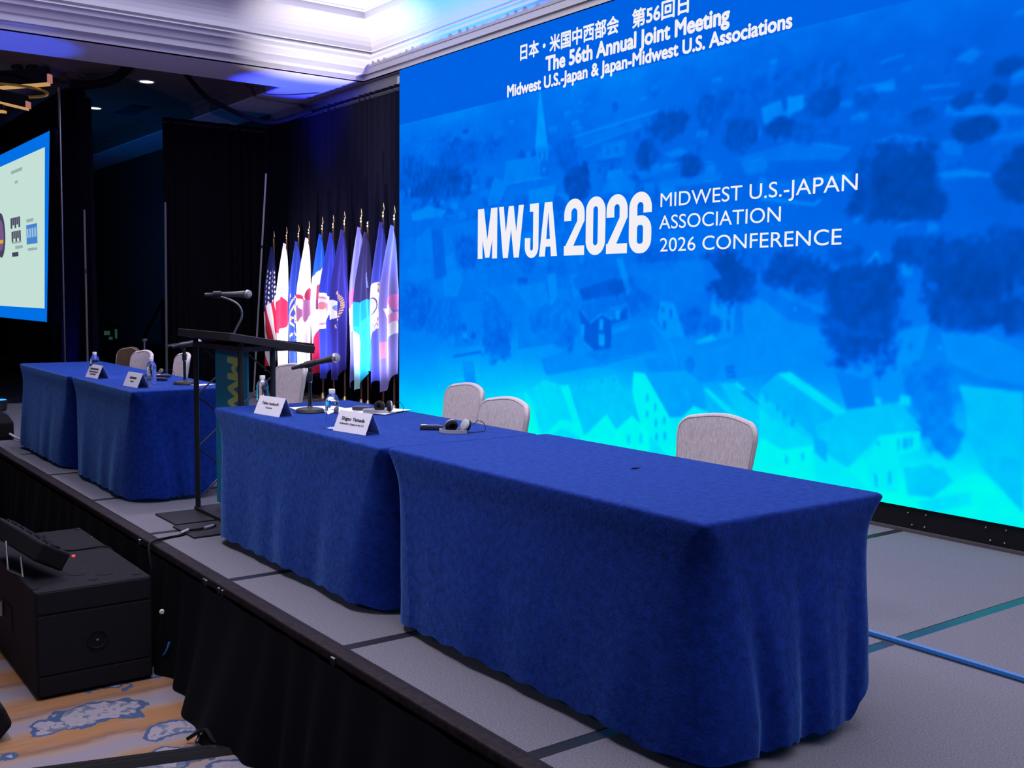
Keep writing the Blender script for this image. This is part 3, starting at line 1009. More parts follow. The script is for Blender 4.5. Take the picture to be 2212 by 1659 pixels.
# plain title band across the top
tone = np.where(VV > 3.05, 0.365 + 0.012 * (detail - 0.5), tone)
tone = tone + 0.02 * (fine_ - 0.5)
stops = [0, .25, .36, .45, .60, .75, .88, 1.0]
cols = np.array([(0, 54, 138), (0, 78, 192), (0, 97, 226), (0, 114, 240), (0, 146, 252), (0, 188, 252), (0, 228, 250), (0, 255, 238)], float)
rgb = np.stack([np.interp(np.clip(tone, 0, 1), stops, cols[:, c]) for c in range(3)], -1)
P = np.stack([LX0 + UU, np.full_like(UU, LY), LZ0 + VV], -1) - np.array(lo)
scr_me = grid_mesh('screen', P, lin_np(rgb), smooth=False)
scr_o = link('screen', scr_me, attr_mat('led_picture', True, 1.0), led)
MB().box(LX0, LY + 0.003, LZ0, LX1, LY + 0.10, LZ1).build('cabinet', M_BLACK, led, off=lo)
MB().box(LX0 + 0.01, LY + 0.02, S, LX1, LY + 0.30, LZ0).build('base', mat('base_black', (0.006, 0.006, 0.007), 0.5, spec=0.3), led, off=lo)
MB().box(LX0, LY - 0.01, S, LX1, LY + 0.02, S + 0.018).build('base_lip', mat('base_lip_grey', (0.08, 0.075, 0.08), 0.4), led, off=lo)
for k in range(14):
    x = LX0 + 0.14 + k * 0.5
    for dx, z in ((0, 0.655), (0.085, 0.655), (-0.03, 0.725), (0.09, 0.73)):
        if LX0 < x + dx < LX1:
            MB().lathe([(0.006, 0), (0.006, 0.012), (0.003, 0.015)], 8, M=Matrix.Translation(Vector((x + dx, LY + 0.021, z)) - lo) @ Matrix.Rotation(R(90), 4, 'X')).build('bolt', M_STEEL, led)

def on_led(x, z, y=LY - 0.004):
    return lambda a, b: (x + a - lo.x, y - lo.y, z + b - lo.z)
def led_text(body, x, z, cap, width, bold=0.0, spacing=1.0):
    return link('lettering', text_mesh(body, cap, width, bold, 'LEFT', on_led(x, z), spacing), M_WHITE_LED, led)
led_text('日本・米国中西部会', -7.665, 4.128, 0.108, 1.29, 0.030)
led_text('第56回日', -6.215, 4.128, 0.108, 0.60, 0.030)
led_text('The 56th Annual Joint Meeting', -7.297, 3.965, 0.125, 2.08, 0.040)
led_text('Midwest U.S.-Japan & Japan-Midwest U.S. Associations', -7.855, 3.825, 0.105, 3.19, 0.036)
led_text('MIDWEST U.S.-JAPAN', -5.862, 2.716, 0.110, 1.755, 0.0)
led_text('ASSOCIATION', -5.872, 2.549, 0.108, 1.165, 0.0)
led_text('2026 CONFERENCE', -5.858, 2.378, 0.108, 1.645, 0.0)

# bold condensed glyphs of the logo, drawn stroke by stroke (unit height 1)
def ring(x0, x1, z0, z1, wx, wz, ro, a0=0, a1=360, n=40):
    """rounded box outline between two angles as a strip of quads"""
    def pt(ang, x0, x1, z0, z1, r):
        hx, hz = (x1 - x0) / 2, (z1 - z0) / 2
        cx, cz = (x0 + x1) / 2, (z0 + z1) / 2
        r = min(r, hx, hz)
        c, s = math.cos(R(ang)), math.sin(R(ang))
        return cx + math.copysign(hx - r, c) * (1 if abs(c) > 1e-9 else 0) + r * c, cz + math.copysign(hz - r, s) * (1 if abs(s) > 1e-9 else 0) + r * s
    out = []
    angs = [a0 + (a1 - a0) * k / n for k in range(n + 1)]
    for a, b in zip(angs, angs[1:]):
        out.append([pt(a, x0, x1, z0, z1, ro), pt(b, x0, x1, z0, z1, ro), pt(b, x0 + wx, x1 - wx, z0 + wz, z1 - wz, max(0.01, ro - wx)), pt(a, x0 + wx, x1 - wx, z0 + wz, z1 - wz, max(0.01, ro - wx))])
    return out
def glyph(ch, w, st):
    q = []
    if ch == 'M':
        q = [[(0, 0), (st, 0), (st, 1), (0, 1)], [(w - st, 0), (w, 0), (w, 1), (w - st, 1)],
             [(0, 1), (st * 1.25, 1), (w / 2 + st * .42, 0.02), (w / 2 - st * .42, 0.02)], [(w - st * 1.25, 1), (w, 1), (w / 2 + st * .42, 0.02), (w / 2 - st * .42, 0.02)]]
    elif ch == 'W':
        for a, b in (((0, 1), (w * .28, 0)), ((w * .28, 0), (w * .5, 1)), ((w * .5, 1), (w * .72, 0)), ((w * .72, 0), (w, 1))):
            s = st * .95
            ax = min(max(a[0], s / 2), w - s / 2)
            bx = min(max(b[0], s / 2), w - s / 2)
            q.append([(ax - s / 2, a[1]), (ax + s / 2, a[1]), (bx + s / 2, b[1]), (bx - s / 2, b[1])])
    elif ch == 'J':
        q = [[(w - st, 0.22), (w, 0.22), (w, 1), (w - st, 1)], [(w * .35, 0.85), (w - st, 0.85), (w - st, 1), (w * .35, 1)], [(0, 0.22), (st, 0.22), (st, 0.36), (0, 0.36)]]
        q += ring(0, w, -0.02, 0.46, st, 0.14, w * .5, 180, 360, 20)
    elif ch == 'A':
        q = [[(0, 0), (st, 0), (w / 2 + st * .1, 1), (w / 2 - st * .62, 1)], [(w - st, 0), (w, 0), (w / 2 + st * .62, 1), (w / 2 - st * .1, 1)], [(w * .22, 0.18), (w * .78, 0.18), (w * .74, 0.32), (w * .26, 0.32)]]
    elif ch == '0':
        q = ring(0, w, -0.01, 1.01, st, 0.17, w * .5)
    elif ch == '2':
        q = ring(0, w, 0.45, 1.01, st, 0.17, w * .5, 0, 180, 24)
        q += [[(0, 0.62), (st, 0.62), (st, 0.74), (0, 0.74)], [(w - st, 0.60), (w, 0.60), (w, 0.74), (w - st, 0.74)], [(w - st, 0.61), (w, 0.61), (st * 1.15, 0.12), (0, 0.12)], [(0, 0), (w, 0), (w, 0.17), (0, 0.17)]]
    elif ch == '6':
        q = ring(0, w, -0.01, 0.62, st, 0.16, w * .46)
        q += ring(0, w, 0.45, 1.01, st, 0.17, w * .5, 0, 180, 24)
        q += [[(0, 0.3), (st, 0.3), (st, 0.76), (0, 0.76)], [(w - st, 0.66), (w, 0.66), (w, 0.76), (w - st, 0.76)]]
    return q
LH = 0.468
for ch, xa, xb, st in (('M', -8.310, -7.995, .17), ('W', -7.970, -7.590, .17), ('J', -7.570, -7.372, .17), ('A', -7.362, -7.110, .18),
                       ('2', -7.018, -6.752, .20), ('0', -6.735, -6.490, .20), ('2', -6.478, -6.228, .20), ('6', -6.210, -5.955, .20)):
    m_ = MB()
    f_ = on_led(xa, 2.376)
    for k, poly in enumerate(glyph(ch, (xb - xa) / LH, st)):
        m_.add([f_(a * LH, b * LH) for a, b in poly], [tuple(range(len(poly)))])
    link('lettering', m_.mesh('lettering'), M_WHITE_LED, led)

# ------------------------------------------------------------------ draped tables
def cloth_mesh(a, b, h, flare, amp, hem, seed, cr=0.25):
    rnd = np.random.RandomState(seed)
    nS, nC = 64, 14
    sides = []                                   # (which, param) samples round the outline
    for k in range(4):
        for i in range(nS):
            sides.append(('s', k, i / nS))
        for i in range(nC):
            sides.append(('c', k, i / nC))
    N = len(sides)
    def val(tab):
        out = np.zeros(N)
        for n, (kind, k, q) in enumerate(sides):
            out[n] = tab[k] if kind == 's' else tab[k] * (1 - q) + tab[(k + 1) % 4] * q
        return np.convolve(np.r_[out[-6:], out, out[:6]], np.ones(13) / 13, 'valid')
    vf, va, vh = val(flare), val(amp), val(hem)
    cw = np.array([1.0 if s[0] == 'c' else 0.0 for s in sides])
    cw = np.convolve(np.r_[cw[-8:], cw, cw[:8]], np.ones(17) / 17, 'valid')
    per = np.linspace(0, 2 * (2 * a + 2 * b), N)
    fold = np.zeros(N)
    for wl, w in ((0.62, 0.55), (0.36, 0.55), (0.21, 0.25)):
        n = max(1, round(per[-1] / wl))
        fold += w * np.sin(2 * np.pi * n * per / per[-1] + rnd.rand() * 6.28 + 1.2 * np.sin(2 * np.pi * per / per[-1] * 3 + rnd.rand() * 6))
    def outline(r, off):
        P = np.zeros((N, 2))
        Nn = np.zeros((N, 2))
        A, B = a + off, b + off
        dirs = [((1, 0), (0, -1)), ((0, 1), (1, 0)), ((-1, 0), (0, 1)), ((0, -1), (-1, 0))]
        cen = [(-1, -1), (1, -1), (1, 1), (-1, 1)]
        for n, (kind, k, q) in enumerate(sides):
            An, Bn = (A[n], B[n])
            if kind == 's':
                c0, c1 = cen[k], cen[(k + 1) % 4]
                s0 = np.array((c0[0] * (An - r * abs(dirs[k][0][0])), c0[1] * (Bn - r * abs(dirs[k][0][1]))))
                s1 = np.array((c1[0] * (An - r * abs(dirs[k][0][0])), c1[1] * (Bn - r * abs(dirs[k][0][1]))))
                P[n] = s0 + (s1 - s0) * q
                Nn[n] = dirs[k][1]
            else:
                c1 = cen[(k + 1) % 4]
                a0 = -90 + 90 * k
                ang = R(a0 + 90 * q)
                Nn[n] = (math.cos(ang), math.sin(ang))
                P[n] = np.array((c1[0] * (An - r), c1[1] * (Bn - r))) + r * Nn[n]
        return P, Nn
    rows = []
    ez = 0.014
    wr = fbm2 = None
    # top, from the middle outwards
    for q in (0.0, 0.25, 0.5, 0.75, 0.9, 0.97):
        p, _ = outline(0.02, np.zeros(N) - ez)
        z = np.full(N, h) + 0.0012 * np.sin(p[:, 0] * q * 9 + seed) * np.sin(p[:, 1] * q * 13)
        rows.append(np.c_[p * q, z])
    for k in range(5):                            # rolled edge
        an = k / 4 * math.pi / 2
        p, _ = outline(0.022, np.zeros(N) - ez + ez * math.sin(an))
        rows.append(np.c_[p, np.full(N, h - ez + ez * math.cos(an))])
    nv = 22
    for i in range(1, nv + 1):
        t = i / nv
        s = t * t * (3 - 2 * t)
        r = 0.022 + (cr - 0.022) * min(1, t * 1.15) ** 0.6
        off = vf * s - 0.014 * min(1, t * 6) * (1 - s) + 0.004
        p, n = outline(r, off)
        am = va * (1 + 1.0 * cw) * s ** 1.2
        p = p + n * (fold * am)[:, None]
        bot = vh + 0.006 * fold + 0.006 * np.sin(2 * np.pi * np.round(per[-1] / 0.13) * per / per[-1]) - 0.012 * cw
        bot = np.maximum(bot, 0.008)
        z = (h - ez) * (1 - t) + bot * t
        rows.append(np.c_[p, z])
    P = np.array(rows)
    P = np.concatenate([P, P[:, :1]], 1)          # close the outline
    return P

def draped_table(label, x0, x1, y0, y1, flare, amp, hem, seed, h=0.76):
    cx, cy = (x0 + x1) / 2, (y0 + y1) / 2
    a, b = (x1 - x0) / 2, (y1 - y0) / 2
    t = thing('banquet_table', label, 'table', (cx, cy, S), group='blue draped tables on the stage')
    me = grid_mesh('tablecloth', cloth_mesh(a, b, h, flare, amp, hem, seed)[::-1])
    link('tablecloth', me, M_CLOTH, t)
    MB().box(-a + 0.03, -b + 0.03, h - 0.035, a - 0.03, b - 0.03, h - 0.006).build('tabletop', mat('table_ply', (0.25, 0.17, 0.10), 0.6), t)
    leg = MB().box(-0.015, -0.015, 0, 0.015, 0.015, h - 0.04).mesh('leg')
    leg.materials.append(M_STEEL)
    for sx in (-1, 1):
        for sy in (-1, 1):
            o = link('leg', leg, None, t)
            o.location = (sx * (a - 0.22), sy * (b - 0.16), 0)
    return t
#             front right back left
draped_table('blue draped table nearest the camera, bare but for a tiny clip', -3.915, -2.075, 2.240, 3.120, (0.03, 0.055, 0.03, -0.02), (0.009, 0.020, 0.012, 0.006), (0.048, 0.042, 0.50, 0.03), 2, h=0.764)
draped_table('blue draped table with two name cards, microphone and papers beside the lectern', -5.880, -3.935, 2.220, 3.090, (0.03, -0.02, 0.02, 0.01), (0.010, 0.006, 0.008, 0.010), (0.045, 0.03, 0.50, 0.04), 5)
draped_table('blue draped table behind the lectern base with a desk microphone', -8.665, -7.105, 2.130, 2.850, (0.03, 0.03, 0.02, -0.02), (0.010, 0.010, 0.008, 0.006), (0.03, 0.03, 0.50, 0.03), 8)
draped_table('leftmost blue draped table at the far end of the stage', -10.41, -8.685, 2.110, 2.840, (0.03, -0.02, 0.02, 0.02), (0.010, 0.006, 0.008, 0.010), (0.03, 0.03, 0.50, 0.03), 11)

# ------------------------------------------------------------------ chairs
def make_chair(label, fabric, group):
    t = thing('banquet_chair', label, 'chair', group=group)
    # closed outline of the backrest: tapered sides, rounded shoulders, slightly arched top
    half = [(0.186, 0.0), (0.196, 0.07), (0.207, 0.15), (0.217, 0.23), (0.225, 0.30), (0.2305, 0.36)]
    for k in range(1, 13):
        an = R(7.2 * k)
        half.append((0.1555 + 0.075 * math.cos(an), 0.382 + 0.072 * math.sin(an)))
    for k in range(1, 7):
        q = k / 6
        half.append((0.155 * (1 - q), 0.4545 + 0.0175 * math.sin(q * math.pi / 2)))
    out = [Vector((x, z)) for x, z in half] + [Vector((-x, z)) for x, z in reversed(half[:-1])]
    n = len(out)
    cen = Vector((0, 0.23))
    nor = []
    for k in range(n):
        d = out[(k + 1) % n] - out[k - 1]
        v = Vector((d.y, -d.x)).normalized()
        if v.dot(out[k] - cen) < 0:
            v = -v
        nor.append(v)
    def place(p, th):
        return (p.x, -0.040 * (p.x / 0.22) ** 2 + 0.17 * p.y + th, 0.425 + p.y)
    m = MB()
    rings = []
    for side in (1, -1):
        for ins, th in ((0.0, 0.0), (0.002, 0.006), (0.006, 0.011), (0.013, 0.014), (0.026, 0.0155)):
            rings.append((side, [place(out[k] - nor[k] * ins, side * th) for k in range(n)]))
        for f, th in ((0.72, 0.017), (0.45, 0.018), (0.2, 0.0185)):
            rings.append((side, [place(cen + (out[k] - nor[k] * 0.028 - cen) * f, side * th) for k in range(n)]))
    vs, fs = [], []
    for s_ in (0, 8):
        for r_ in range(8):
            vs += rings[s_ + r_][1]
    for s_ in (0, 8):
        for r_ in range(7):
            for k in range(n):
                k2 = (k + 1) % n
                i0, i1 = (s_ + r_) * n, (s_ + r_ + 1) * n
                fs.append((i0 + k, i0 + k2, i1 + k2, i1 + k))
        fs.append(tuple((s_ + 7) * n + k for k in range(n)))
    m.add(vs, fs)
    br = m.build('backrest', fabric, t, smooth=True)
    br.location = (0, 0.21, 0)
    for side in (1, -1):
        path = [Vector(place(out[k] - nor[k] * 0.013, side * 0.014)) for k in range(1, n - 1)]
        MB().tube(path, 0.0028, 6).build('piping', M_PIPING, br, smooth=True)
    seat = MB().box(-0.225, -0.24, 0.395, 0.225, 0.215, 0.465).build('seat', fabric, t, bevel=0.03, seg=4)
    MB().box(-0.21, -0.225, 0.375, 0.21, 0.205, 0.395).build('seat_frame', M_LEG, t)
    for sx in (-1, 1):
        MB().tube([(sx * 0.19, -0.20, 0.385), (sx * 0.21, -0.225, 0.0)], [0.016, 0.011], 8).build('leg', M_LEG, t, smooth=True)
        MB().tube([(sx * 0.18, 0.19, 0.385), (sx * 0.19, 0.28, 0.0)], [0.016, 0.011], 8).build('leg', M_LEG, t, smooth=True)
        MB().tube([(sx * 0.17, 0.19, 0.385), (sx * 0.17, 0.225, 0.50)], [0.014, 0.012], 8).build('back_strut', M_LEG, t, smooth=True)
    return t
GR = 'grey upholstered chairs behind the tables'
proto = make_chair('grey upholstered chair behind the bare table nearest the camera', M_FABRIC, GR)
def put_chair(o, x, y, rz):
    """x, y: where the middle of the backrest top stands"""
    d = Matrix.Rotation(rz, 2) @ Vector((0, 0.285))
    o.location = (x - d.x, y - d.y, S)
    o.rotation_euler = (0, 0, rz)
put_chair(proto, -3.235, 3.60, R(2))
for lab, x, y, a in (('front one of the overlapping pair of grey chairs behind the joined tables', -4.37, 3.24, R(-3)),
                     ('rear one of the overlapping pair of grey chairs behind the joined tables', -5.21, 3.56, R(-5)),
                     ('grey upholstered chair seen under the microphone between lectern and flags', -7.36, 3.42, R(5)),
                     ('grey upholstered chair behind the far left table beside a brown chair', -9.688, 3.04, R(5)),
                     ('grey upholstered chair seen behind the desk microphone left of the lectern', -9.158, 3.225, R(-6))):
    c = copy_tree(proto)
    c['label'] = lab
    put_chair(c, x, y, a)
brown = make_chair('dim brown upholstered chair behind the far left table', M_FABRIC_BROWN_UNLIT, GR)
put_chair(brown, -10.30, 3.10, R(8))

# ------------------------------------------------------------------ lectern
lec = thing('lectern', 'black truss lectern with slanted top and blue front panel', 'lectern', (-6.28, 2.5, S))
XLp, XRp, YF, YB = -0.37, 0.37, -0.10, 0.10
ztop = lambda y: 1.145 - 0.165 * (y + 0.20)            # underside of the slanted top
for sx in (XLp, XRp):
    for sy in (YF, YB):
        MB().tube([(sx, sy, 0.03), (sx, sy, ztop(sy) + 0.005)], 0.017, 12).build('post', M_BLACK, lec, smooth=True)
    n = 6
    for k in range(n):
        za, zb = 0.08 + k * 0.17, 0.08 + (k + 1) * 0.17
        a, b_ = (YF, YB) if k % 2 == 0 else (YB, YF)
        MB().tube([(sx, a, za), (sx, b_, zb)], 0.005, 8).build('brace', M_BRACE if k % 2 == 0 else M_BLACK, lec, smooth=True)
MB().box(XLp - 0.03, -0.37, 0, 0.0 - 0.02, 0.16, 0.012).build('foot_plate', M_BLACK, lec, bevel=0.003)
MB().box(0.02, -0.40, 0, XRp + 0.01, 0.16, 0.012).build('foot_plate', M_BLACK, lec, bevel=0.003)
MB().box(XLp - 0.02, YF - 0.02, 0.012, XRp + 0.02, YB + 0.02, 0.032).build('base_rail', M_BLACK, lec)
MB().box(-0.27, -0.012, 0.07, 0.25, 0.0, 1.075).build('front_panel', M_PANEL_BLUE, lec, bevel=0.003)
# lettering runs down the panel, letter tops towards the right
def panel_fn(a, b):
    return (-0.045 + b, -0.014, 1.012 - a)
link('lettering', text_mesh('MWJA', 0.175, 0.50, 0.058, 'LEFT', panel_fn), M_LIME, lec.children[-1])
MB().box(XLp - 0.01, YF - 0.01, 1.075, XRp + 0.01, YB + 0.11, 1.105).build('apron', mat('lectern_apron', (0.035, 0.028, 0.05), 0.4), lec)
sl = math.atan(0.165)
Mt = Matrix.Translation((0, 0, ztop(0))) @ Matrix.Rotation(-sl, 4, 'X')
tp = MB().box(-0.41, -0.21, 0, 0.47, 0.33, 0.045, Mt).build('top', M_BLACK, lec, bevel=0.004)
MB().box(-0.40, 0.30, 0.045, 0.46, 0.325, 0.06, Mt).build('book_stop', M_BLACK, tp)
def mic_parts(parent, head, tail, r=0.017, mesh=M_MESH, body=M_MIC):
    """handheld microphone: head centre and tail end in the parent's frame"""
    h, tl = Vector(head), Vector(tail)
    d = (tl - h).normalized()
    L = (tl - h).length
    b = MB().tube([h + d * 0.020, h + d * 0.03, h + d * 0.07, h + d * (L - 0.05), h + d * (L - 0.045), h + d * L], [r * 1.35, r * 1.30, r * 1.0, r * .85, r * .66, r * .62], 18).build('mic_body', body, parent, smooth=True)
    q = d.to_track_quat('Z', 'Y').to_matrix().to_4x4()
    Mh = Matrix.Translation(h) @ q
    rr = r * 1.62
    MB().lathe([(rr * math.sin(R(x)), -rr * math.cos(R(x))) for x in (8, 25, 45, 65, 80, 95, 110, 125)], 20, M=Mh).build('mic_grille', mesh, b, smooth=True)
    MB().lathe([(rr * 1.04, -0.003), (rr * 1.04, 0.005)], 20, M=Mh).build('grille_band', M_STEEL, b, smooth=True)
    return b
gm = thing('lectern_microphone', 'microphone on a curved gooseneck above the lectern', 'microphone', (-6.42, 2.56, S + ztop(0.06) + 0.047))
MB().lathe([(0.03, -0.004), (0.03, 0.006), (0.012, 0.014)], 16).build('mount', M_BLACK, gm, smooth=True)
goose = [(0, 0, 0.005), (0.015, 0.022, 0.06), (0.03, 0.045, 0.11), (0.032, 0.048, 0.16), (0.018, 0.025, 0.205), (-0.02, -0.035, 0.238), (-0.05, -0.08, 0.250)]
fine = []
for i in range(len(goose) - 1):
    for k in range(4):
        fine.append(Vector(goose[i]).lerp(Vector(goose[i + 1]), k / 4))
fine.append(Vector(goose[-1]))
for _ in range(3):
    fine = [fine[0]] + [(fine[i - 1] + fine[i] * 2 + fine[i + 1]) / 4 for i in range(1, len(fine) - 1)] + [fine[-1]]
MB().tube(fine, 0.0075, 10).build('gooseneck', mat('gooseneck_steel', (0.25, 0.25, 0.28), 0.35, metal=0.9), gm, smooth=True)
hd = Vector((0.06, 0.075, 0.264))
tl = Vector((-0.105, -0.14, 0.258))
mb = mic_parts(gm, hd, tl, 0.0165, body=mat('mic_body_grey', (0.10, 0.10, 0.12), 0.35, metal=0.5))
MB().tube([hd.lerp(tl, 0.62), hd.lerp(tl, 0.80)], 0.021, 14).build('clip', M_BLACK, gm, smooth=True)

# ------------------------------------------------------------------ flags
FY = 6.30
def star(u, v, cu, cv, r, asp):
    a = np.arctan2((u - cu) * asp, -(v - cv))
    d = np.hypot((u - cu) * asp, v - cv)
    k = np.abs(((a / (2 * np.pi) * 5) % 1) - 0.5) * 2
    return d < r * (0.42 + 0.58 * k ** 1.4)
def paint_flag(i, u, v):
    h, w = u.shape
    c = np.zeros((h, w, 3))
    def fill(mask, col):
        c[mask] = col
    asp = 0.18                                    # width over height, to keep emblems round
    def disc(cu, cv, r):
        return ((u - cu) * asp / r) ** 2 + ((v - cv) / r) ** 2 < 1
    if i == 0:                                   # stars and stripes
        fill(v < 2, (235, 232, 235))
        q = (u * 1.1 - (v - 0.5) * 1.6) * 3.1
        fill((np.floor(q) % 2) == 0, (200, 30, 60))
        can = v < 0.42 + 0.10 * (1 - u)
        fill(can, (22, 30, 92))
        rr = np.random.RandomState(2)
        for k in range(15):
            for j in range(2):
                fill(star(u, v, 0.22 + 0.5 * j + (0.25 if k % 2 else 0) - 0.05, 0.20 + k * 0.0205, 0.016, asp * 1.2) & can, (235, 235, 245))
    elif i == 1:                                  # white with a red disc
        fill(v < 2, (236, 232, 238))
        fill(disc(0.30, 0.53, 0.125), (214, 32, 70))
    elif i == 2:                                  # blue with a gold torch and stars
        fill(v < 2, (36, 66, 170))
        g = (226, 190, 120)
        fill(star(u, v, 0.62, 0.50, 0.034, asp), g)
        for an in np.linspace(-80, 80, 7):
            fill(star(u, v, 0.62 + 0.34 * math.cos(R(an)) * 0.9, 0.50 + 0.085 * math.sin(R(an)), 0.014, asp), g)
        for (cu, cv) in ((0.2, 0.40), (0.45, 0.43), (0.3, 0.70), (0.75, 0.74), (0.95, 0.64)):
            fill(star(u, v, cu, cv, 0.018, asp), g)
        for (a, b) in (((0.15, 0.58), (0.75, 0.72)), ((0.2, 0.56), (0.95, 0.635)), ((0.45, 0.555), (0.95, 0.565)), ((0.2, 0.55), (0.5, 0.46)), ((0.15, 0.50), (0.35, 0.44))):
            t_ = np.clip(((u - a[0]) * (b[0] - a[0]) * asp ** 2 + (v - a[1]) * (b[1] - a[1])) / ((b[0] - a[0]) ** 2 * asp ** 2 + (b[1] - a[1]) ** 2), 0, 1)
            dd = np.hypot((u - a[0] - t_ * (b[0] - a[0])) * asp, v - a[1] - t_ * (b[1] - a[1]))
            fill(dd < 0.006, g)
        fill(disc(0.2, 0.575, 0.024), (235, 150, 110))
    elif i == 3:                                  # white with a brown eagle
        fill(v < 2, (238, 234, 238))
        wob = 0.02 * np.sin(u * 23)
        fill((v > 0.43 + 0.09 * np.abs(u - 0.45)) & (v < 0.56 + 0.05 * u + wob) & (u > 0.02), (150, 96, 128))
        fill((np.abs(v - 0.40 - 0.08 * u) < 0.014) & (u < 0.55), (200, 40, 70))
        fill(disc(0.82, 0.42, 0.045), (150, 40, 70))
        fill(disc(0.25, 0.47, 0.030), (238, 234, 238))
    elif i == 4:                                  # blue, white and red with an eagle
        fill(v < 2, (238, 234, 238))
        fill(v < 0.24 + 0.05 * (1 - u), (20, 92, 200))
        fill(v > 0.74 - 0.07 * u + 0.03 * np.sin(u * 7), (212, 30, 70))
        fill((v > 0.35 + 0.1 * np.abs(u - 0.65)) & (v < 0.52 + 0.02 * np.sin(u * 16)) & (u > 0.42), (172, 70, 74))
        fill((v > 0.47) & (v < 0.54) & (u > 0.42), (122, 66, 96))
    elif i == 5:                                  # blue with a white roundel
        fill(v < 2, (46, 62, 168))
        fill(disc(0.0, 0.535, 0.125), (236, 236, 240))
        fill(disc(0.0, 0.535, 0.100), (190, 130, 140))
        fill(disc(0.0, 0.535, 0.085), (222, 205, 200))
        fill(disc(0.1, 0.50, 0.025), (200, 120, 110))
        fill((np.abs(u - 0.92) < 0.08) & (np.abs(v - 0.46) < 0.03), (70, 96, 60))
    elif i == 6:                                  # navy with a seal ringed by gold letters
        fill(v < 2, (44, 40, 122))
        fill(disc(0.0, 0.53, 0.065), (226, 226, 235))
        fill(disc(0.2, 0.52, 0.02), (120, 130, 160))
        rad = np.hypot((u - 0.0) * asp, v - 0.53)
        an = np.arctan2(v - 0.53, u * asp)
        fill((rad > 0.105) & (rad < 0.128) & (((an * 7) % 1) < 0.62) & (an > -1.3) & (an < 1.35), (200, 160, 110))
    elif i == 7:                                  # pale violet blue with a rose emblem
        fill(v < 2, (120, 120, 200))
        fill((v > 0.40) & (v < 0.56 + 0.04 * np.sin(u * 9)) & (u < 0.9 - 0.3 * np.sin(v * 30)), (226, 96, 150))
        fill((v > 0.50) & (v < 0.60) & (u < 0.45), (236, 230, 240))
        fill((v > 0.58) & (v < 0.67) & (u > 0.2), (226, 150, 190))
        fill(disc(0.55, 0.385, 0.022), (226, 96, 160))
    elif i == 8:                                  # navy over light blue
        fill(v < 2, (42, 36, 84))
        fill(v > 0.44 + 0.05 * u, (20, 150, 216))
        fill((v > 0.60) & (v < 2), (40, 196, 222))
        fill((np.abs(u - 0.78 - (v - 0.3) * 0.5) < 0.05) & (v > 0.29) & (v < 0.40), (110, 120, 210))
        fill((v > 0.58) & (u < 0.5 - (v - 0.58) * 0.2) & (v > 0.62 + 0.2 * u), (170, 226, 226))
    elif i == 9:                                  # blue with a pale seal and gold scroll
        fill(v < 2, (62, 70, 168))
        rad = np.hypot((u - 0.05) * asp, v - 0.52)
        fill((v > 0.38) & (v < 0.70 - 0.08 * u) & (u < 0.5), (232, 228, 236))
        fill((rad > 0.10) & (rad < 0.15) & (u > 0.35), (120, 92, 84))
        an = np.arctan2(v - 0.52, (u - 0.05) * asp)
        fill((rad > 0.118) & (rad < 0.138) & (((an * 9) % 1) < 0.6) & (u > 0.35), (206, 164, 110))
        fill((rad > 0.05) & (rad < 0.06), (90, 90, 110))
        fill((np.abs(v - 0.66) < 0.03) & (u < 0.42) & (((u * 9 + v * 30) % 1) < 0.35), (90, 88, 120))
    else:                                         # lavender with pink and white emblem
        fill(v < 2, (140, 132, 200))
        fill((v > 0.46) & (v < 0.56) & (u > 0.25) & (u < 0.95), (222, 130, 190))
        fill((v > 0.50) & (v < 0.72) & (np.abs(u - 0.35 - (v - 0.5) * 1.8) < 0.22), (240, 232, 240))
        fill((v > 0.58) & (v < 0.64) & (np.abs(u - 0.75) < 0.2), (226, 150, 196))
        fill((v > 0.70) & (v < 0.80) & (u < 0.25), (220, 140, 160))
    return lin_np(c)

FLAGS = [(-14.24, 2.925, .93, 1.02), (-13.81, 2.965, .80, .95), (-13.42, 2.975, .85, 1.0), (-13.10, 3.01, .80, 1.0), (-12.70, 3.045, .90, 1.05), (-12.39, 3.05, .90, 1.12),
         (-12.08, 3.075, .90, 1.10), (-11.64, 3.085, .88, 1.06), (-11.47, 3.02, .82, 1.12), (-11.09, 3.12, .90, 1.12), (-10.83, 3.07, .84, 1.12)]
FLAG_LABELS = ['stars and stripes flag hanging at the left end of the flag row', 'white flag with a red disc', 'blue flag with a gold torch and stars', 'white flag with a brown eagle',
               'blue, white and red flag with an eagle', 'blue flag with a round white seal edge', 'navy flag with gold letters curving round a white seal',
               'pale violet flag with a rose pink emblem', 'flag with dark navy top and bright light blue lower half', 'blue flag with a pale seal and brown gold scroll',
               'lavender flag with pink and white emblem touching the video wall edge']
M_FLAG = attr_mat('flag_cloth', False, rough=0.85)
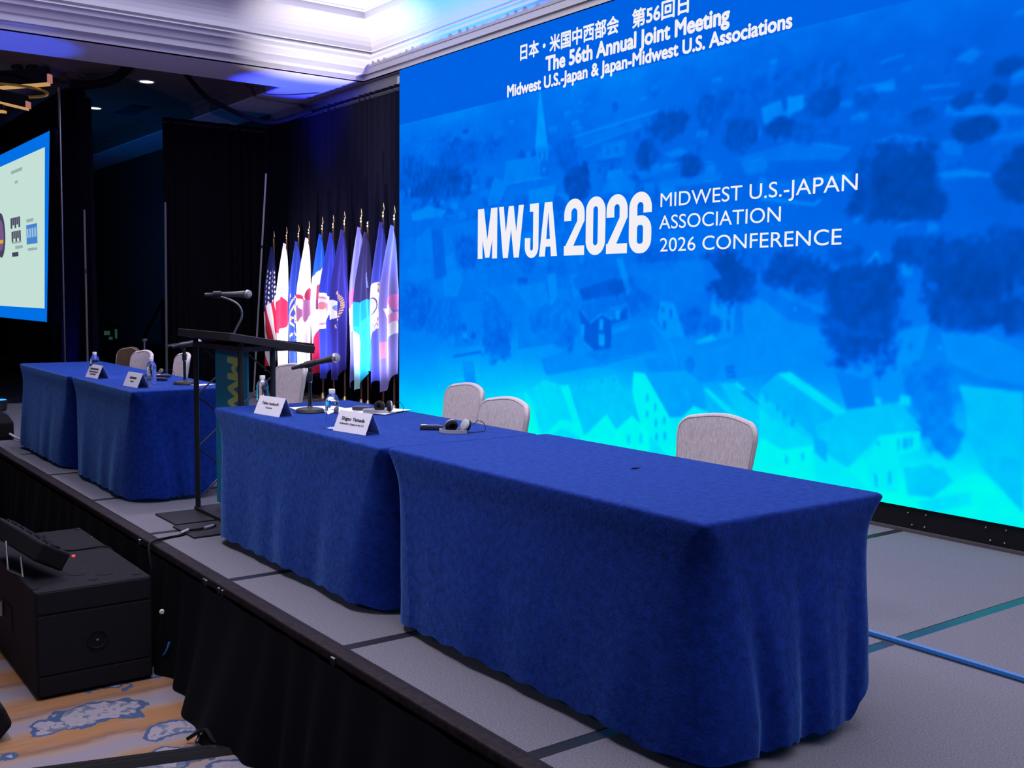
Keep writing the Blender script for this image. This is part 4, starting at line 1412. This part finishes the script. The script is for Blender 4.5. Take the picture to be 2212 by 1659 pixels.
for i, (fx, ftip, zlo, zhi) in enumerate(FLAGS):
    t = thing('flag', FLAG_LABELS[i], 'flag', (fx, FY, S), group='row of flags beside the video wall')
    H = ftip - S
    MB().tube([(0, 0, 0.05), (0, 0, H - 0.19)], 0.0125, 10).build('pole', M_WOOD, t, smooth=True)
    fin = MB().lathe([(0.010, H - 0.20), (0.020, H - 0.195), (0.020, H - 0.185), (0.009, H - 0.175), (0.024, H - 0.155), (0.009, H - 0.135), (0.021, H - 0.118), (0.008, H - 0.10)], 16).build('finial', M_GOLD, t, smooth=True)
    if i != 8:
        MB().lathe([(0.008, H - 0.10), (0.026, H - 0.075), (0.016, H - 0.04), (0.002, H)], 12, M=Matrix.Diagonal((1, 0.45, 1, 1))).build('spear', M_GOLD, fin, smooth=True)
    MB().lathe([(0.14, 0), (0.14, 0.02), (0.05, 0.045), (0.03, 0.10), (0.016, 0.12)], 24).build('stand', mat('brass_stand', (0.5, 0.40, 0.2), 0.35, metal=1.0), t, smooth=True)
    nv, nu = 240, 64
    rr = np.random.RandomState(40 + i)
    v, u = np.meshgrid(np.linspace(0, 1, nv), np.linspace(0, 1, nu), indexing='ij')
    wtop, wbot = 0.05, 0.20 + 0.03 * rr.rand()
    w = wtop + (wbot - wtop) * np.clip(v / 0.45, 0, 1) ** 0.8
    if i in (8, 7):
        w = w * 1.05
    kf, p1 = 1.6 + 0.8 * rr.rand(), rr.rand() * 6
    dirx, diry = 0.70, 0.71
    lat = (u - 0.47) * w
    dep = -0.014 - 0.022 * np.clip(v * 2, 0.15, 1) * (1 + np.sin(2 * np.pi * kf * u + p1 + 0.5 * np.sin(3 * v + p1))) - 0.012 * (1 + np.sin(9 * u + 5 * v))
    hem = zlo + (zhi - zlo) * np.clip(u * 1.05, 0, 1) + 0.03 * np.sin(u * 9 + p1)
    top = H - 0.225 + S
    sag = 0.28 * np.clip(1 - v * 5, 0, 1) * (u - 0.1) ** 2 * 0.4
    Z = top + (hem - top) * v - sag
    P = np.stack([lat * dirx + 0.012, lat * diry - np.abs(dep) - 0.035 * np.clip(v * 3, 0, 1), Z - S], -1)
    me = grid_mesh('banner', P, paint_flag(i, u, v))
    link('banner', me, M_FLAG, t)
# floor lights that shine up on the flags
for k, (p, tg, c, w_, a_) in enumerate(UPLIGHTS):
    t = thing('uplight', ['small black floor light in front of the white eagle flag', 'small black floor light in front of the navy flag', 'small black floor light in front of the violet flags'][k], 'stage light', p, group='floor lights in front of the flags')
    MB().lathe([(0.06, 0.03), (0.075, 0.05), (0.08, 0.15), (0.085, 0.18)], 20).build('can', M_BLACK, t, smooth=True)
    MB().lathe([(0.074, 0.175), (0.074, 0.183)], 20).build('lens', emat('lens_%d' % k, c, 2.0), t)
    MB().box(-0.09, -0.012, 0, 0.09, 0.012, 0.012).box(-0.095, -0.012, 0, -0.085, 0.012, 0.11).box(0.085, -0.012, 0, 0.095, 0.012, 0.11).build('yoke', M_BLACK, t)

# ------------------------------------------------------------------ things on the tables
VR = R(53.4)                                     # heading of the picture's left-right direction
def bottle(x, y, label, z=T):
    t = thing('water_bottle', label, 'bottle', (x, y, z), group='clear water bottles with white caps')
    pr = [(0.022, 0.004), (0.031, 0.001), (0.0335, 0.010), (0.0335, 0.045)]
    for k in range(5):
        pr += [(0.0322, 0.050 + k * 0.016), (0.0335, 0.058 + k * 0.016)]
    pr += [(0.0335, 0.132), (0.031, 0.145), (0.024, 0.160), (0.0145, 0.170), (0.0130, 0.174)]
    MB().lathe(pr, 28).build('body', M_BOTTLE, t, smooth=True)
    MB().lathe([(0.0150, 0.170), (0.0155, 0.174), (0.0155, 0.190), (0.0145, 0.192)], 24).build('cap', M_CAP, t, smooth=True)
    return t
bottle(-5.655, 2.425, 'clear water bottle behind the chairman name card by the lectern')
bottle(-4.672, 2.365, 'clear water bottle beside the ambassador name card', )
bottle(-8.50, 2.265, 'clear water bottle on the leftmost table group beside the three line name card')
bottle(-7.55, 2.40, 'clear water bottle behind the two line name card left of the lectern')

def name_card(x, y, rz, lines, label, w=0.255, d=0.085, h=0.098, z=T):
    t = thing('name_card', label, 'name card', (x, y, z), rz, 'folded name cards')
    th = 0.0012
    def panel(name, s):
        n = Vector((0, s * h, d / 2)).normalized() * th
        a, b = Vector((-w / 2, s * d / 2, 0.001)), Vector((w / 2, s * d / 2, 0.001))
        c, e = Vector((w / 2, 0, h)), Vector((-w / 2, 0, h))
        return MB().add([a, b, c, e, a + n, b + n, c + n, e + n], [(0, 1, 2, 3), (4, 5, 6, 7), (0, 1, 5, 4), (1, 2, 6, 5), (2, 3, 7, 6), (3, 0, 4, 7)]).build(name, M_PAPER, t)
    f = panel('front_panel', -1)
    panel('back_panel', 1)
    up = Vector((0, d / 2, h)).normalized()
    Lp = math.hypot(d / 2, h)
    n = Vector((0, -h, d / 2)).normalized() * (th + 0.0008)
    for (body, q, cap, wid, bold) in lines:
        o = Vector((0, -d / 2, 0.001)) + up * (q * Lp) + n
        if body is None:                          # too far away to read: dark dashes where the words stand
            m = MB()
            x_ = -wid / 2
            rr = random.Random(int(q * 1000))
            while x_ < wid / 2 - 0.004:
                l_ = min(rr.uniform(0.006, 0.012), wid / 2 - x_)
                a = o + Vector((x_, 0, 0))
                m.add([a, a + Vector((l_, 0, 0)), a + Vector((l_, 0, 0)) + up * cap, a + up * cap], [(0, 1, 2, 3)])
                x_ += l_ + 0.0025
            m.build('print', M_INK, f)
        else:
            link('print', text_mesh(body, cap, wid, bold, 'CENTER', lambda a, b: o + Vector((a, 0, 0)) + up * b), M_INK, f)
    return t
name_card(-5.345, 2.352, R(8), [('Takeo Inokuchi', 0.56, 0.0165, 0.165, 0.018), ('Chairman', 0.36, 0.0095, 0.062, 0.006)], 'folded white name card of the chairman')
name_card(-4.455, 2.382, R(9), [('Shigeo Yamada', 0.56, 0.0175, 0.178, 0.022), ('Ambassador of Japan to the U.S.', 0.36, 0.0095, 0.190, 0.010)], 'folded white name card of the ambassador')
name_card(-8.39, 2.25, R(5), [(None, 0.62, 0.013, 0.17, 0), (None, 0.42, 0.010, 0.18, 0), (None, 0.24, 0.010, 0.12, 0)], 'folded white name card with three printed lines on the far tables')
name_card(-7.46, 2.262, R(5), [(None, 0.56, 0.015, 0.12, 0), (None, 0.34, 0.009, 0.06, 0)], 'folded white name card with two printed lines left of the lectern')

def desk_mic(x, y, label, head, tail, hgt, z=T):
    t = thing('desk_microphone', label, 'microphone', (x, y, z))
    MB().lathe([(0.078, 0.0), (0.080, 0.006), (0.074, 0.020), (0.05, 0.026), (0.016, 0.030), (0.012, 0.036)], 32).build('base', mat('mic_base_iron', (0.045, 0.045, 0.048), 0.5, metal=0.5), t, smooth=True)
    MB().tube([(0, 0, 0.03), (0, 0, hgt)], 0.0105, 14).build('pole', M_BLACK_GLOSS, t, smooth=True)
    MB().lathe([(0.014, hgt - 0.06), (0.0155, hgt - 0.055), (0.0155, hgt - 0.02), (0.012, hgt - 0.01)], 16).build('collar', M_BLACK, t, smooth=True)
    MB().lathe([(0.013, hgt - 0.068), (0.013, hgt - 0.062)], 16).build('chrome_ring', M_CHROME, t, smooth=True)
    h, e = Vector(head), Vector(tail)
    mic_parts(t, h, e)
    c = h.lerp(e, 0.58)
    MB().tube([(0, 0, hgt - 0.01), c - Vector((0, 0, 0.022))], [0.009, 0.013], 10).tube([h.lerp(e, 0.46), h.lerp(e, 0.70)], 0.0195, 16).build('clip', M_BLACK, t, smooth=True)
    return t
desk_mic(-5.355, 2.575, 'black desk microphone on a round base behind the name cards', (0.085, 0.115, 0.305), (-0.060, -0.080, 0.245), 0.235)
desk_mic(-7.48, 2.615, 'dark desk microphone stand on the table left of the lectern', (0.03, 0.09, 0.30), (-0.02, -0.08, 0.27), 0.235)

def sheet_of_paper(x, y, rz, w, l, label, z):
    n = 8
    P = np.zeros((n, n, 3))
    for i in range(n):
        for j in range(n):
            a, b = (j / (n - 1) - .5) * w, (i / (n - 1) - .5) * l
            P[i, j] = (a, b, 0.0008 + 0.002 * abs(math.sin(a * 9 + b * 7)))
    o = link('paper_sheet', grid_mesh('paper_sheet', P), M_PAPER)
    o.location = (x, y, z)
    o.rotation_euler = (0, 0, rz)
    return tag(o, label, 'paper', 'papers on the table')
sheet_of_paper(-5.30, 2.80, R(20), 0.22, 0.30, 'white sheet of paper behind the ambassador bottle', T + 0.001)
sheet_of_paper(-5.52, 2.70, R(-8), 0.20, 0.28, 'white sheet of paper under the microphone base edge', T + 0.0005)
sheet_of_paper(-5.16, 2.93, R(28), 0.20, 0.28, 'white sheet of paper under the headset beside the bottle', T + 0.004)
sheet_of_paper(-7.36, 2.70, R(20), 0.10, 0.14, 'small white paper beside the far desk microphone', T + 0.001)

def receiver(x, y, rz, label, sticker=True, z=T):
    t = thing('receiver', label, 'receiver', (x, y, z), rz, 'interpretation receivers')
    b = MB().box(-0.055, -0.017, 0.001, 0.055, 0.017, 0.024).build('body', M_RECEIVER, t, bevel=0.006, seg=3)
    MB().box(-0.035, -0.014, 0.024, 0.040, 0.014, 0.0255).build('face_plate', mat('receiver_face', (0.22, 0.20, 0.42), 0.3, metal=0.3), t)
    if sticker:
        MB().box(-0.050, -0.012, 0.0242, -0.022, 0.012, 0.0262).build('sticker', M_PAPER, t)
    MB().tube([(0.055, 0, 0.014), (0.066, 0, 0.014)], 0.004, 8).build('plug', M_BLACK, t)
    return t
def headset(x, y, rz, label, upright, band, z=T):
    t = thing('headset', label, 'headset', (x, y, z), rz, 'interpretation headsets')
    mb_ = MB()
    n = 30
    rim = []
    for k in range(n + 1):
        a = R(38 + (360 - 76) * k / n)
        rim.append((0.075 * math.cos(a), 0.056 * math.sin(a) - 0.01))
    vs, fs = [], []
    for (px_, py_) in rim:
        nx, ny = px_ / 0.085, py_ / 0.056
        ln = math.hypot(nx, ny) or 1
        nx, ny = nx / ln * 0.0025, ny / ln * 0.0025
        vs += [(px_ - nx, py_ - ny, 0.002), (px_ + nx, py_ + ny, 0.002), (px_ + nx, py_ + ny, 0.018), (px_ - nx, py_ - ny, 0.018)]
    for k in range(n):
        for q in range(4):
            q2 = (q + 1) % 4
            fs.append((k * 4 + q, k * 4 + q2, (k + 1) * 4 + q2, (k + 1) * 4 + q))
    fs += [(0, 1, 2, 3), tuple(n * 4 + q for q in (3, 2, 1, 0))]
    MB().add(vs, fs).build('headband', band, t)
    for s in (-1, 1):
        cx, cy = (0.045 + 0.028 * s, 0.008 * s) if upright else (0.012 + 0.034 * s, 0.008)
        ax = Matrix.Translation((cx, cy, 0.034)) @ ((Matrix.Rotation(R(-18 if s < 0 else -72), 4, 'Z') @ Matrix.Rotation(R(-88), 4, 'X')) if upright else (Matrix.Rotation(R(25 if s < 0 else -50), 4, 'Z') @ Matrix.Rotation(R(-58 if s < 0 else 65), 4, 'X')))
        cup = MB().lathe([(0.020, 0.012), (0.029, 0.008), (0.031, 0.0)], 24, M=ax).build('ear_cup', band, t, smooth=True)
        MB().lathe([(0.012, -0.002), (0.014, -0.014), (0.024, -0.018), (0.031, -0.012), (0.032, 0.0)], 24, M=ax).build('ear_pad', M_FOAM, cup, smooth=True)
    pts = [Vector((0.08, 0.03, 0.03)), Vector((0.10, 0.05, 0.055)), Vector((0.13, 0.06, 0.045)), Vector((0.145, 0.05, 0.003)), Vector((0.10, -0.01, 0.003)), Vector((0.03, -0.06, 0.003)), Vector((-0.06, -0.05, 0.003))]
    fine = []
    for i in range(len(pts) - 1):
        for k in range(5):
            fine.append(pts[i].lerp(pts[i + 1], k / 5))
    for _ in range(3):
        fine = [fine[0]] + [(fine[i - 1] + 2 * fine[i] + fine[i + 1]) / 4 for i in range(1, len(fine) - 1)] + [fine[-1]]
    MB().tube(fine, 0.0015, 6).build('cord', M_RUBBER, t, smooth=True)
    return t
receiver(-5.245, 2.842, VR - R(8), 'black interpretation receiver lying on papers behind the ambassador card', False, T + 0.006)
headset(-5.115, 2.865, VR - R(4), 'grey headset with black ear pads standing up behind the ambassador card', True, M_HEAD_GREY, T + 0.007)
receiver(-4.345, 2.735, VR - R(4), 'black interpretation receiver with a white sticker at the table joint', True)
headset(-4.205, 2.785, VR - R(4), 'grey headset lying flat with its cord at the table joint', False, M_HEAD_GREY)
receiver(-8.15, 2.68, VR, 'black interpretation receiver with a white sticker on the far left tables', True)
receiver(-7.86, 2.56, VR - R(10), 'black interpretation receiver left of the far desk microphone', False)
headset(-8.30, 2.66, VR, 'dark headset behind the far left name card', False, mat('headset_dark', (0.10, 0.10, 0.10), 0.5))
cl = MB().tube([(-0.012, 0, 0.003), (0.010, 0.006, 0.003), (0.020, 0.004, 0.006)], [0.003, 0.0025, 0.001], 6).tube([(-0.02, -0.008, 0.002), (0.0, 0.002, 0.004)], [0.001, 0.002], 6).build('clip', M_RUBBER, smooth=True)
cl.location = (-2.905, 2.745, T + 0.0045)
cl.rotation_euler = (0, 0, VR)
tag(cl, 'tiny black clip lying on the bare blue table', 'clip')

# ------------------------------------------------------------------ on the stage floor and in front of it
cable('stage_cable', 'black cable crossing the stage edge to the lectern foot', [(-5.75, 1.83, 0.40), (-5.86, 1.83, S - 0.02), (-5.91, 1.87, S + 0.012), (-5.98, 1.97, S + 0.008), (-6.01, 2.075, S + 0.008), (-6.04, 2.10, S + 0.022), (-6.04, 2.18, S + 0.022), (-6.08, 2.30, S + 0.022)], 0.007, M_RUBBER)
for (p, q, lab) in (((-6.012, 2.062, S + 0.018), (-6.040, 2.118, S + 0.026), 'silver tape tag on the cable at the lectern foot edge'), ((-6.045, 2.215, S + 0.024), (-6.078, 2.285, S + 0.024), 'silver tape tag on the cable over the lectern foot')):
    o = MB().tube([(0, 0, 0), Vector(q) - Vector(p)], 0.009, 8).build('cable_tag', mat('silver_tape', (0.6, 0.63, 0.66), 0.3, metal=0.5), smooth=True)
    o.location = p
    tag(o, lab, 'tape')
mon = thing('floor_monitor', 'small black floor monitor box on the far end of the stage', 'speaker', (-11.15, 2.07, S))
MB().prism([(-0.28, 0), (0.28, 0), (0.28, 0.17), (0.05, 0.22), (-0.28, 0.22)], lambda a, b: (a, -0.16, b), lambda a, b: (a, 0.07, b)).build('cabinet', M_BOX, mon, bevel=0.01)
MB().box(0.281, -0.12, 0.03, 0.286, 0.04, 0.14).build('grille', M_RUBBER, mon)
cable('stage_cable', 'short pale cable beside the black box at the far stage end', [(-10.86, 2.10, S + 0.06), (-10.75, 2.14, S + 0.03), (-10.62, 2.18, S + 0.01)], 0.012, mat('pale_cable', (0.5, 0.5, 0.52), 0.5))
bl = thing('uplight', 'blue floor uplight at the far end of the stage', 'stage light', (-13.3, 2.46, S))
MB().lathe([(0.07, 0.03), (0.09, 0.05), (0.095, 0.16)], 20).build('can', M_BLACK, bl, smooth=True)
MB().lathe([(0.085, 0.155), (0.085, 0.165)], 20).build('lens', emat('blue_lens', (0.02, 0.2, 1.0), 3.0), bl)
MB().box(-0.10, -0.012, 0, 0.10, 0.012, 0.012).box(-0.11, -0.012, 0, -0.10, 0.012, 0.12).box(0.10, -0.012, 0, 0.11, 0.012, 0.12).build('yoke', M_BLACK, bl)

sub = thing('subwoofer', 'long black subwoofer box on the carpet against the stage', 'speaker', (-6.15, 1.43, 0))
x0, x1, y0, y1, hh = -0.70, 0.69, -0.285, 0.285, 0.55
MB().box(x0, y0, 0.012, x1, y1, hh).build('cabinet', M_BOX, sub, bevel=0.008)
MB().box(x1, y0 + 0.01, hh - 0.115, x1 + 0.006, y1 - 0.01, hh - 0.008).build('end_board', M_BOX, sub, bevel=0.003)
MB().box(x1, y0 + 0.01, 0.125, x1 + 0.006, y1 - 0.01, hh - 0.125).build('end_board', M_BOX, sub, bevel=0.003)
MB().box(x1, y0 + 0.01, 0.02, x1 + 0.006, y1 - 0.01, 0.115).build('end_board', M_BOX, sub, bevel=0.003)
pw = Matrix.Translation((x1 + 0.006, 0.005, 0.265)) @ Matrix.Rotation(R(90), 4, 'Y')
MB().lathe([(0.052, 0), (0.052, 0.004), (0.044, 0.005), (0.040, 0.001)], 28, M=pw).build('pole_socket', M_RUBBER, sub, smooth=True)
MB().lathe([(0.006, 0), (0.006, 0.006)], 10, M=pw).build('socket_screw', M_CHROME, sub)
for (ax, ay) in ((x1 - 0.08, y0 + 0.02), (x1 - 0.08, y1 - 0.05), (x1 - 0.10, 0.02), (x0 + 0.05, y0 + 0.05), (x0 + 0.05, y1 - 0.03)):
    MB().lathe([(0.022, 0), (0.022, 0.003)], 16, (ax, ay, hh)).build('foot_dimple', M_RUBBER, sub)
for (ax, ay) in ((0.43, -0.02), (0.50, 0.10), (-0.10, 0.0)):
    MB().lathe([(0.045, 0), (0.045, 0.002), (0.030, 0.003)], 20, (ax, ay, hh), M=Matrix.Diagonal((0.6, 1.4, 1, 1)) if False else None).build('recess_cup', M_RUBBER, sub)
MB().lathe([(0.009, 0), (0.009, 0.008)], 10, (0.04, 0.06, hh)).build('power_light', emat('red_led', (1.0, 0.03, 0.05), 3.0), sub)
for (ax, ay) in ((x0 + 0.02, y1 - 0.012), (x0 + 0.3, y1 - 0.012), (x1 - 0.2, y1 - 0.012), (x0 + 0.1, y0 + 0.02), (0.25, y0 + 0.012), (0.33, 0.03)):
    MB().lathe([(0.008, 0), (0.006, 0.004)], 8, (ax, ay, hh)).build('screw', M_CHROME, sub)
MB().box(-0.10, y0 - 0.004, 0.22, 0.16, y0 + 0.01, 0.34).build('side_handle', M_CHROME if False else M_RUBBER, sub)
MB().tube([(-0.06, y0 - 0.012, 0.25), (-0.06, y0 - 0.012, 0.33)], 0.012, 10).build('side_latch', M_STEEL, sub)
# compact wash light resting on the subwoofer
wl = thing('wash_light', 'black tilted stage wash light resting on the subwoofer', 'stage light', (-6.02, 1.235, hh), R(8))
Mw = Matrix.Translation((0.0, 0.0, 0.13)) @ Matrix.Rotation(R(3), 4, 'Y') @ Matrix.Rotation(R(-30), 4, 'X')
MB().box(-0.34, -0.085, -0.05, 0.34, 0.085, 0.05, Mw).build('housing', M_RUBBER, wl, bevel=0.012)
for k in range(6):
    MB().lathe([(0.040, 0), (0.040, 0.008), (0.034, 0.010)], 16, M=Mw @ Matrix.Translation((-0.28 + k * 0.112, 0, 0.05))).build('lens', M_BLACK_GLOSS, wl, smooth=True)
MB().tube([(0.16, -0.09, 0.10), (0.20, -0.10, 0.006), (0.02, -0.11, 0.006), (-0.03, -0.10, 0.15)], 0.006, 8).build('bracket', M_STEEL, wl, smooth=True)
MB().tube([(0.16, 0.09, 0.09), (0.20, 0.10, 0.006), (0.02, 0.10, 0.006), (-0.03, 0.10, 0.15)], 0.006, 8).build('bracket', M_BLACK, wl, smooth=True)
cable('floor_cable', 'thin black cable lying across the subwoofer top', [(-6.36, 1.40, hh + 0.006), (-6.25, 1.50, hh + 0.005), (-6.24, 1.60, hh + 0.005), (-6.22, 1.70, hh + 0.006), (-6.2, 1.735, hh - 0.06), (-6.2, 1.738, 0.2)], 0.005, M_RUBBER)
cable('floor_cable', 'thin cable behind the subwoofer with blue light painted into its colour', [(-5.52, 1.775, 0.08), (-5.47, 1.775, 0.11), (-5.43, 1.78, 0.15), (-5.42, 1.79, 0.19)], 0.006, mat('blue_lit_cable', (0.03, 0.16, 0.55), 0.3))  # blue glow falling on the cable is put into its colour
kn = MB().lathe([(0.012, 0), (0.014, 0.006), (0.010, 0.014)], 12, M=Matrix.Rotation(R(90), 4, 'Y')).build('skirt_clip', mat('ivory_plastic', (0.6, 0.56, 0.48), 0.4), smooth=True)
kn.location = (-5.43, 1.755, 0.36)
tag(kn, 'small ivory clip on the black skirt beside the subwoofer', 'clip')
# wedge at the lower left corner and a cable cover on the carpet
wd = thing('floor_wedge', 'black floor wedge cut off by the lower left corner', 'speaker', (-5.18, 0.72, 0))
MB().prism([(-0.30, 0.0), (0.17, 0.0), (0.235, 0.07), (0.20, 0.16), (0.02, 0.30), (-0.30, 0.30)], lambda a, b: (-0.22, a, b), lambda a, b: (0.14, a, b)).build('cabinet', M_BOX, wd, bevel=0.02, seg=3)
MB().box(0.14, -0.24, 0.05, 0.146, 0.12, 0.12).build('grille', M_RUBBER, wd)
cv = thing('cable_cover', 'black cable cover strip running across the carpet to the stage', 'cable cover', (-4.60, 1.0, 0))
ang = math.atan2(-0.30, 1.0)
Mc = Matrix.Rotation(ang * -1.0, 4, 'Z')
Mc = Matrix.Rotation(-math.atan2(0.30, 1.0), 4, 'Z')
MB().prism([(-0.06, 0), (0.06, 0), (0.03, 0.022), (-0.03, 0.022)], lambda a, b: tuple(Mc @ Vector((a, -0.75, b))), lambda a, b: tuple(Mc @ Vector((a, 0.76, b)))).build('strip', M_RUBBER, cv)
MB().box(-0.004, -0.74, 0.022, 0.004, 0.75, 0.0235, Mc).build('slot', M_BLACK_GLOSS, cv)
for k, pts in enumerate(([(-4.50, 1.60, 0.02), (-4.55, 1.66, 0.05), (-4.52, 1.72, 0.04), (-4.44, 1.74, 0.09)], [(-4.56, 1.58, 0.02), (-4.50, 1.64, 0.07), (-4.44, 1.66, 0.03), (-4.42, 1.70, 0.02)])):
    cable('floor_cable', ['bent black cable rising at the end of the cable cover', 'short black cable loop lying at the end of the cable cover'][k], pts, 0.009, M_BLACK_GLOSS)

# ------------------------------------------------------------------ chandelier at the upper left
M_GLOW = emat('warm_led_strip', (1.0, 0.55, 0.22), 0.55)
M_ROSE = emat('rose_led_strip', (0.75, 0.28, 0.25), 0.55)
ch = thing('chandelier', 'black angular chandelier with warm glowing edges at the upper left', 'chandelier', (-15.5, 3.05, 4.3))
co = ch.location
def beam(p, q, hgt, strip, cap=True):
    p, q = Vector(p) - co, Vector(q) - co
    d = (q - p)
    n = Vector((-d.y, d.x, 0)).normalized() * 0.05
    u = Vector((0, 0, hgt))
    b = MB().add([p - n, q - n, q + n, p + n, p - n + u, q - n + u, q + n + u, p + n + u], [(0, 1, 2, 3), (4, 5, 6, 7), (0, 1, 5, 4), (1, 2, 6, 5), (2, 3, 7, 6), (3, 0, 4, 7)]).build('beam', M_BLACK, ch)
    w = Vector((0, 0, -0.03))
    MB().add([p - n, q - n, q + n, p + n, p - n + w, q - n + w, q + n + w, p + n + w], [(0, 1, 2, 3), (4, 5, 6, 7), (0, 1, 5, 4), (1, 2, 6, 5), (2, 3, 7, 6), (3, 0, 4, 7)]).build('glow_strip', strip, b)
    if cap:
        e = d.normalized() * 0.03
        MB().add([q - n, q + n, q + n + e, q - n + e, q - n + u * .55, q + n + u * .55, q + n + e + u * .55, q - n + e + u * .55], [(0, 1, 2, 3), (4, 5, 6, 7), (0, 1, 5, 4), (1, 2, 6, 5), (2, 3, 7, 6), (3, 0, 4, 7)]).build('glow_end', M_ROSE, b)
beam((-15.62, 2.90, 4.72), (-15.16, 3.535, 4.79), 0.20, M_GLOW)
beam((-15.60, 2.88, 4.57), (-15.30, 3.29, 4.455), 0.16, M_GLOW)
beam((-15.60, 2.90, 4.43), (-15.48, 3.05, 4.42), 0.10, M_GLOW, False)
ring_m = MB()
pts = [Vector((-15.55 + 0.46 * math.cos(a), 3.10 + 0.50 * math.sin(a), 4.70)) - co for a in np.linspace(0, 2 * math.pi, 41)]
ring_m.tube(pts, 0.018, 8, cap=False).build('brass_ring', mat('glow_brass', (0.55, 0.38, 0.10), 0.3, metal=1.0, emit=(0.5, 0.28, 0.05), estr=0.12), ch, smooth=True)  # weak glow added to the brass, the ring itself being no lamp
for (x, y, z) in ((-15.40, 3.20, 4.995), (-15.30, 3.36, 5.0), (-15.36, 3.28, 4.93)):
    MB().lathe([(0.075, 0), (0.075, 0.03), (0.05, 0.045)], 20, Vector((x, y, z - 0.03)) - co).build('canopy_cup', M_BLACK, ch, smooth=True)
    MB().tube([Vector((x, y, 4.78)) - co, Vector((x, y, z)) - co], 0.006, 6).build('rod', M_BLACK, ch)

# ------------------------------------------------------------------ dark equipment beyond the stage
st = thing('speaker_stand', 'dark loudspeaker on a tripod stand in the unlit far corner', 'speaker', (-19.8, 5.31, 0))
MB().box(-0.14, -0.14, 1.95, 0.14, 0.14, 2.50).build('cabinet', M_DRAPE, st, bevel=0.04, seg=3)
MB().tube([(0, 0, 0.6), (0, 0, 1.95)], 0.02, 8).build('pole', M_DRAPE, st)
for k in range(3):
    a = R(90 + 120 * k)
    MB().tube([(0, 0, 0.9), (0.5 * math.cos(a), 0.5 * math.sin(a), 0.015)], 0.014, 6).build('leg', M_DRAPE, st)
dk = thing('control_desk', 'black control desk in the unlit far corner', 'desk', (-18.6, 5.6, 0))
MB().box(-0.45, -0.75, 1.05, 0.45, 0.85, 1.12).build('top', M_DRAPE, dk)
MB().box(-0.42, -0.72, 0.0, 0.42, -0.66, 1.05).box(-0.42, 0.76, 0.0, 0.42, 0.82, 1.05).build('side_panel', M_DRAPE, dk)
MB().box(-0.42, -0.66, 0.3, -0.38, 0.76, 1.05).build('modesty_panel', M_DRAPE, dk)
lp = thing('monitor', 'dark monitor with a faint greenish glow on the control desk', 'monitor', (-18.55, 5.12, 1.12))
MB().box(-0.02, -0.24, 0.03, 0.02, 0.24, 0.36).build('housing', M_DRAPE, lp)
for (y, z, w, h) in ((-0.02, 0.18, 0.10, 0.07), (0.16, 0.12, 0.04, 0.16), (0.06, 0.10, 0.06, 0.05)):
    MB().box(0.021, y, z, 0.024, y + w, z + h).build('glow', emat('green_glow', lin((70, 120, 105)), 0.25), lp)
MB().box(-0.06, -0.06, 0, 0.06, 0.06, 0.03).build('foot', M_DRAPE, lp)
es = thing('easel', 'black folding easel frame in the unlit far corner', 'easel', (-19.7, 6.42, 0))
MB().tube([(0, -0.30, 1.2), (0, 0.08, 1.88)], 0.03, 8).build('strut', M_DRAPE, es)
MB().box(-0.03, 0.05, 0, 0.03, 0.11, 1.90).build('post', M_DRAPE, es)
MB().box(-0.03, 0.25, 0, 0.03, 0.45, 1.86).build('board', M_DRAPE, es)
ms = thing('mic_stand', 'slim microphone stand behind the far left chairs', 'stand', (-13.6, 4.24, S))
MB().tube([(0, 0, 0.01), (0, 0, 0.80)], 0.012, 8).build('pole', mat('violet_steel', (0.2, 0.2, 0.3), 0.4, metal=0.7), ms)
MB().lathe([(0.13, 0), (0.13, 0.01), (0.02, 0.025)], 20).build('base', M_BLACK, ms)
MB().lathe([(0.02, 0.79), (0.035, 0.81), (0.035, 0.83)], 12).build('top_knob', M_STEEL, ms)
# projector bracket near the top corner of the video wall
bx = thing('rigging_bracket', 'small pale bracket and box above the drape beside the video wall top', 'bracket', (-11.2, 6.80, 4.62))
MB().box(-0.35, -0.05, 0.0, 0.30, 0.05, 0.10).build('box', mat('pale_metal', (0.45, 0.43, 0.40), 0.4), bx, bevel=0.01)
MB().tube([(-0.55, -0.03, -0.03), (-0.1, -0.03, -0.04), (0.15, -0.03, -0.05)], 0.02, 8).build('hose', M_RUBBER, bx)
MB().box(-0.12, -0.06, 0.0, -0.04, -0.05, 0.12).build('tag', mat('lilac_tag', (0.4, 0.35, 0.7), 0.5), bx)
MB().lathe([(0.02, 0), (0.02, 0.02)], 10, (0.0, -0.06, -0.02)).build('indicator', emat('green_indicator', (0.05, 0.8, 0.4), 1.0), bx)
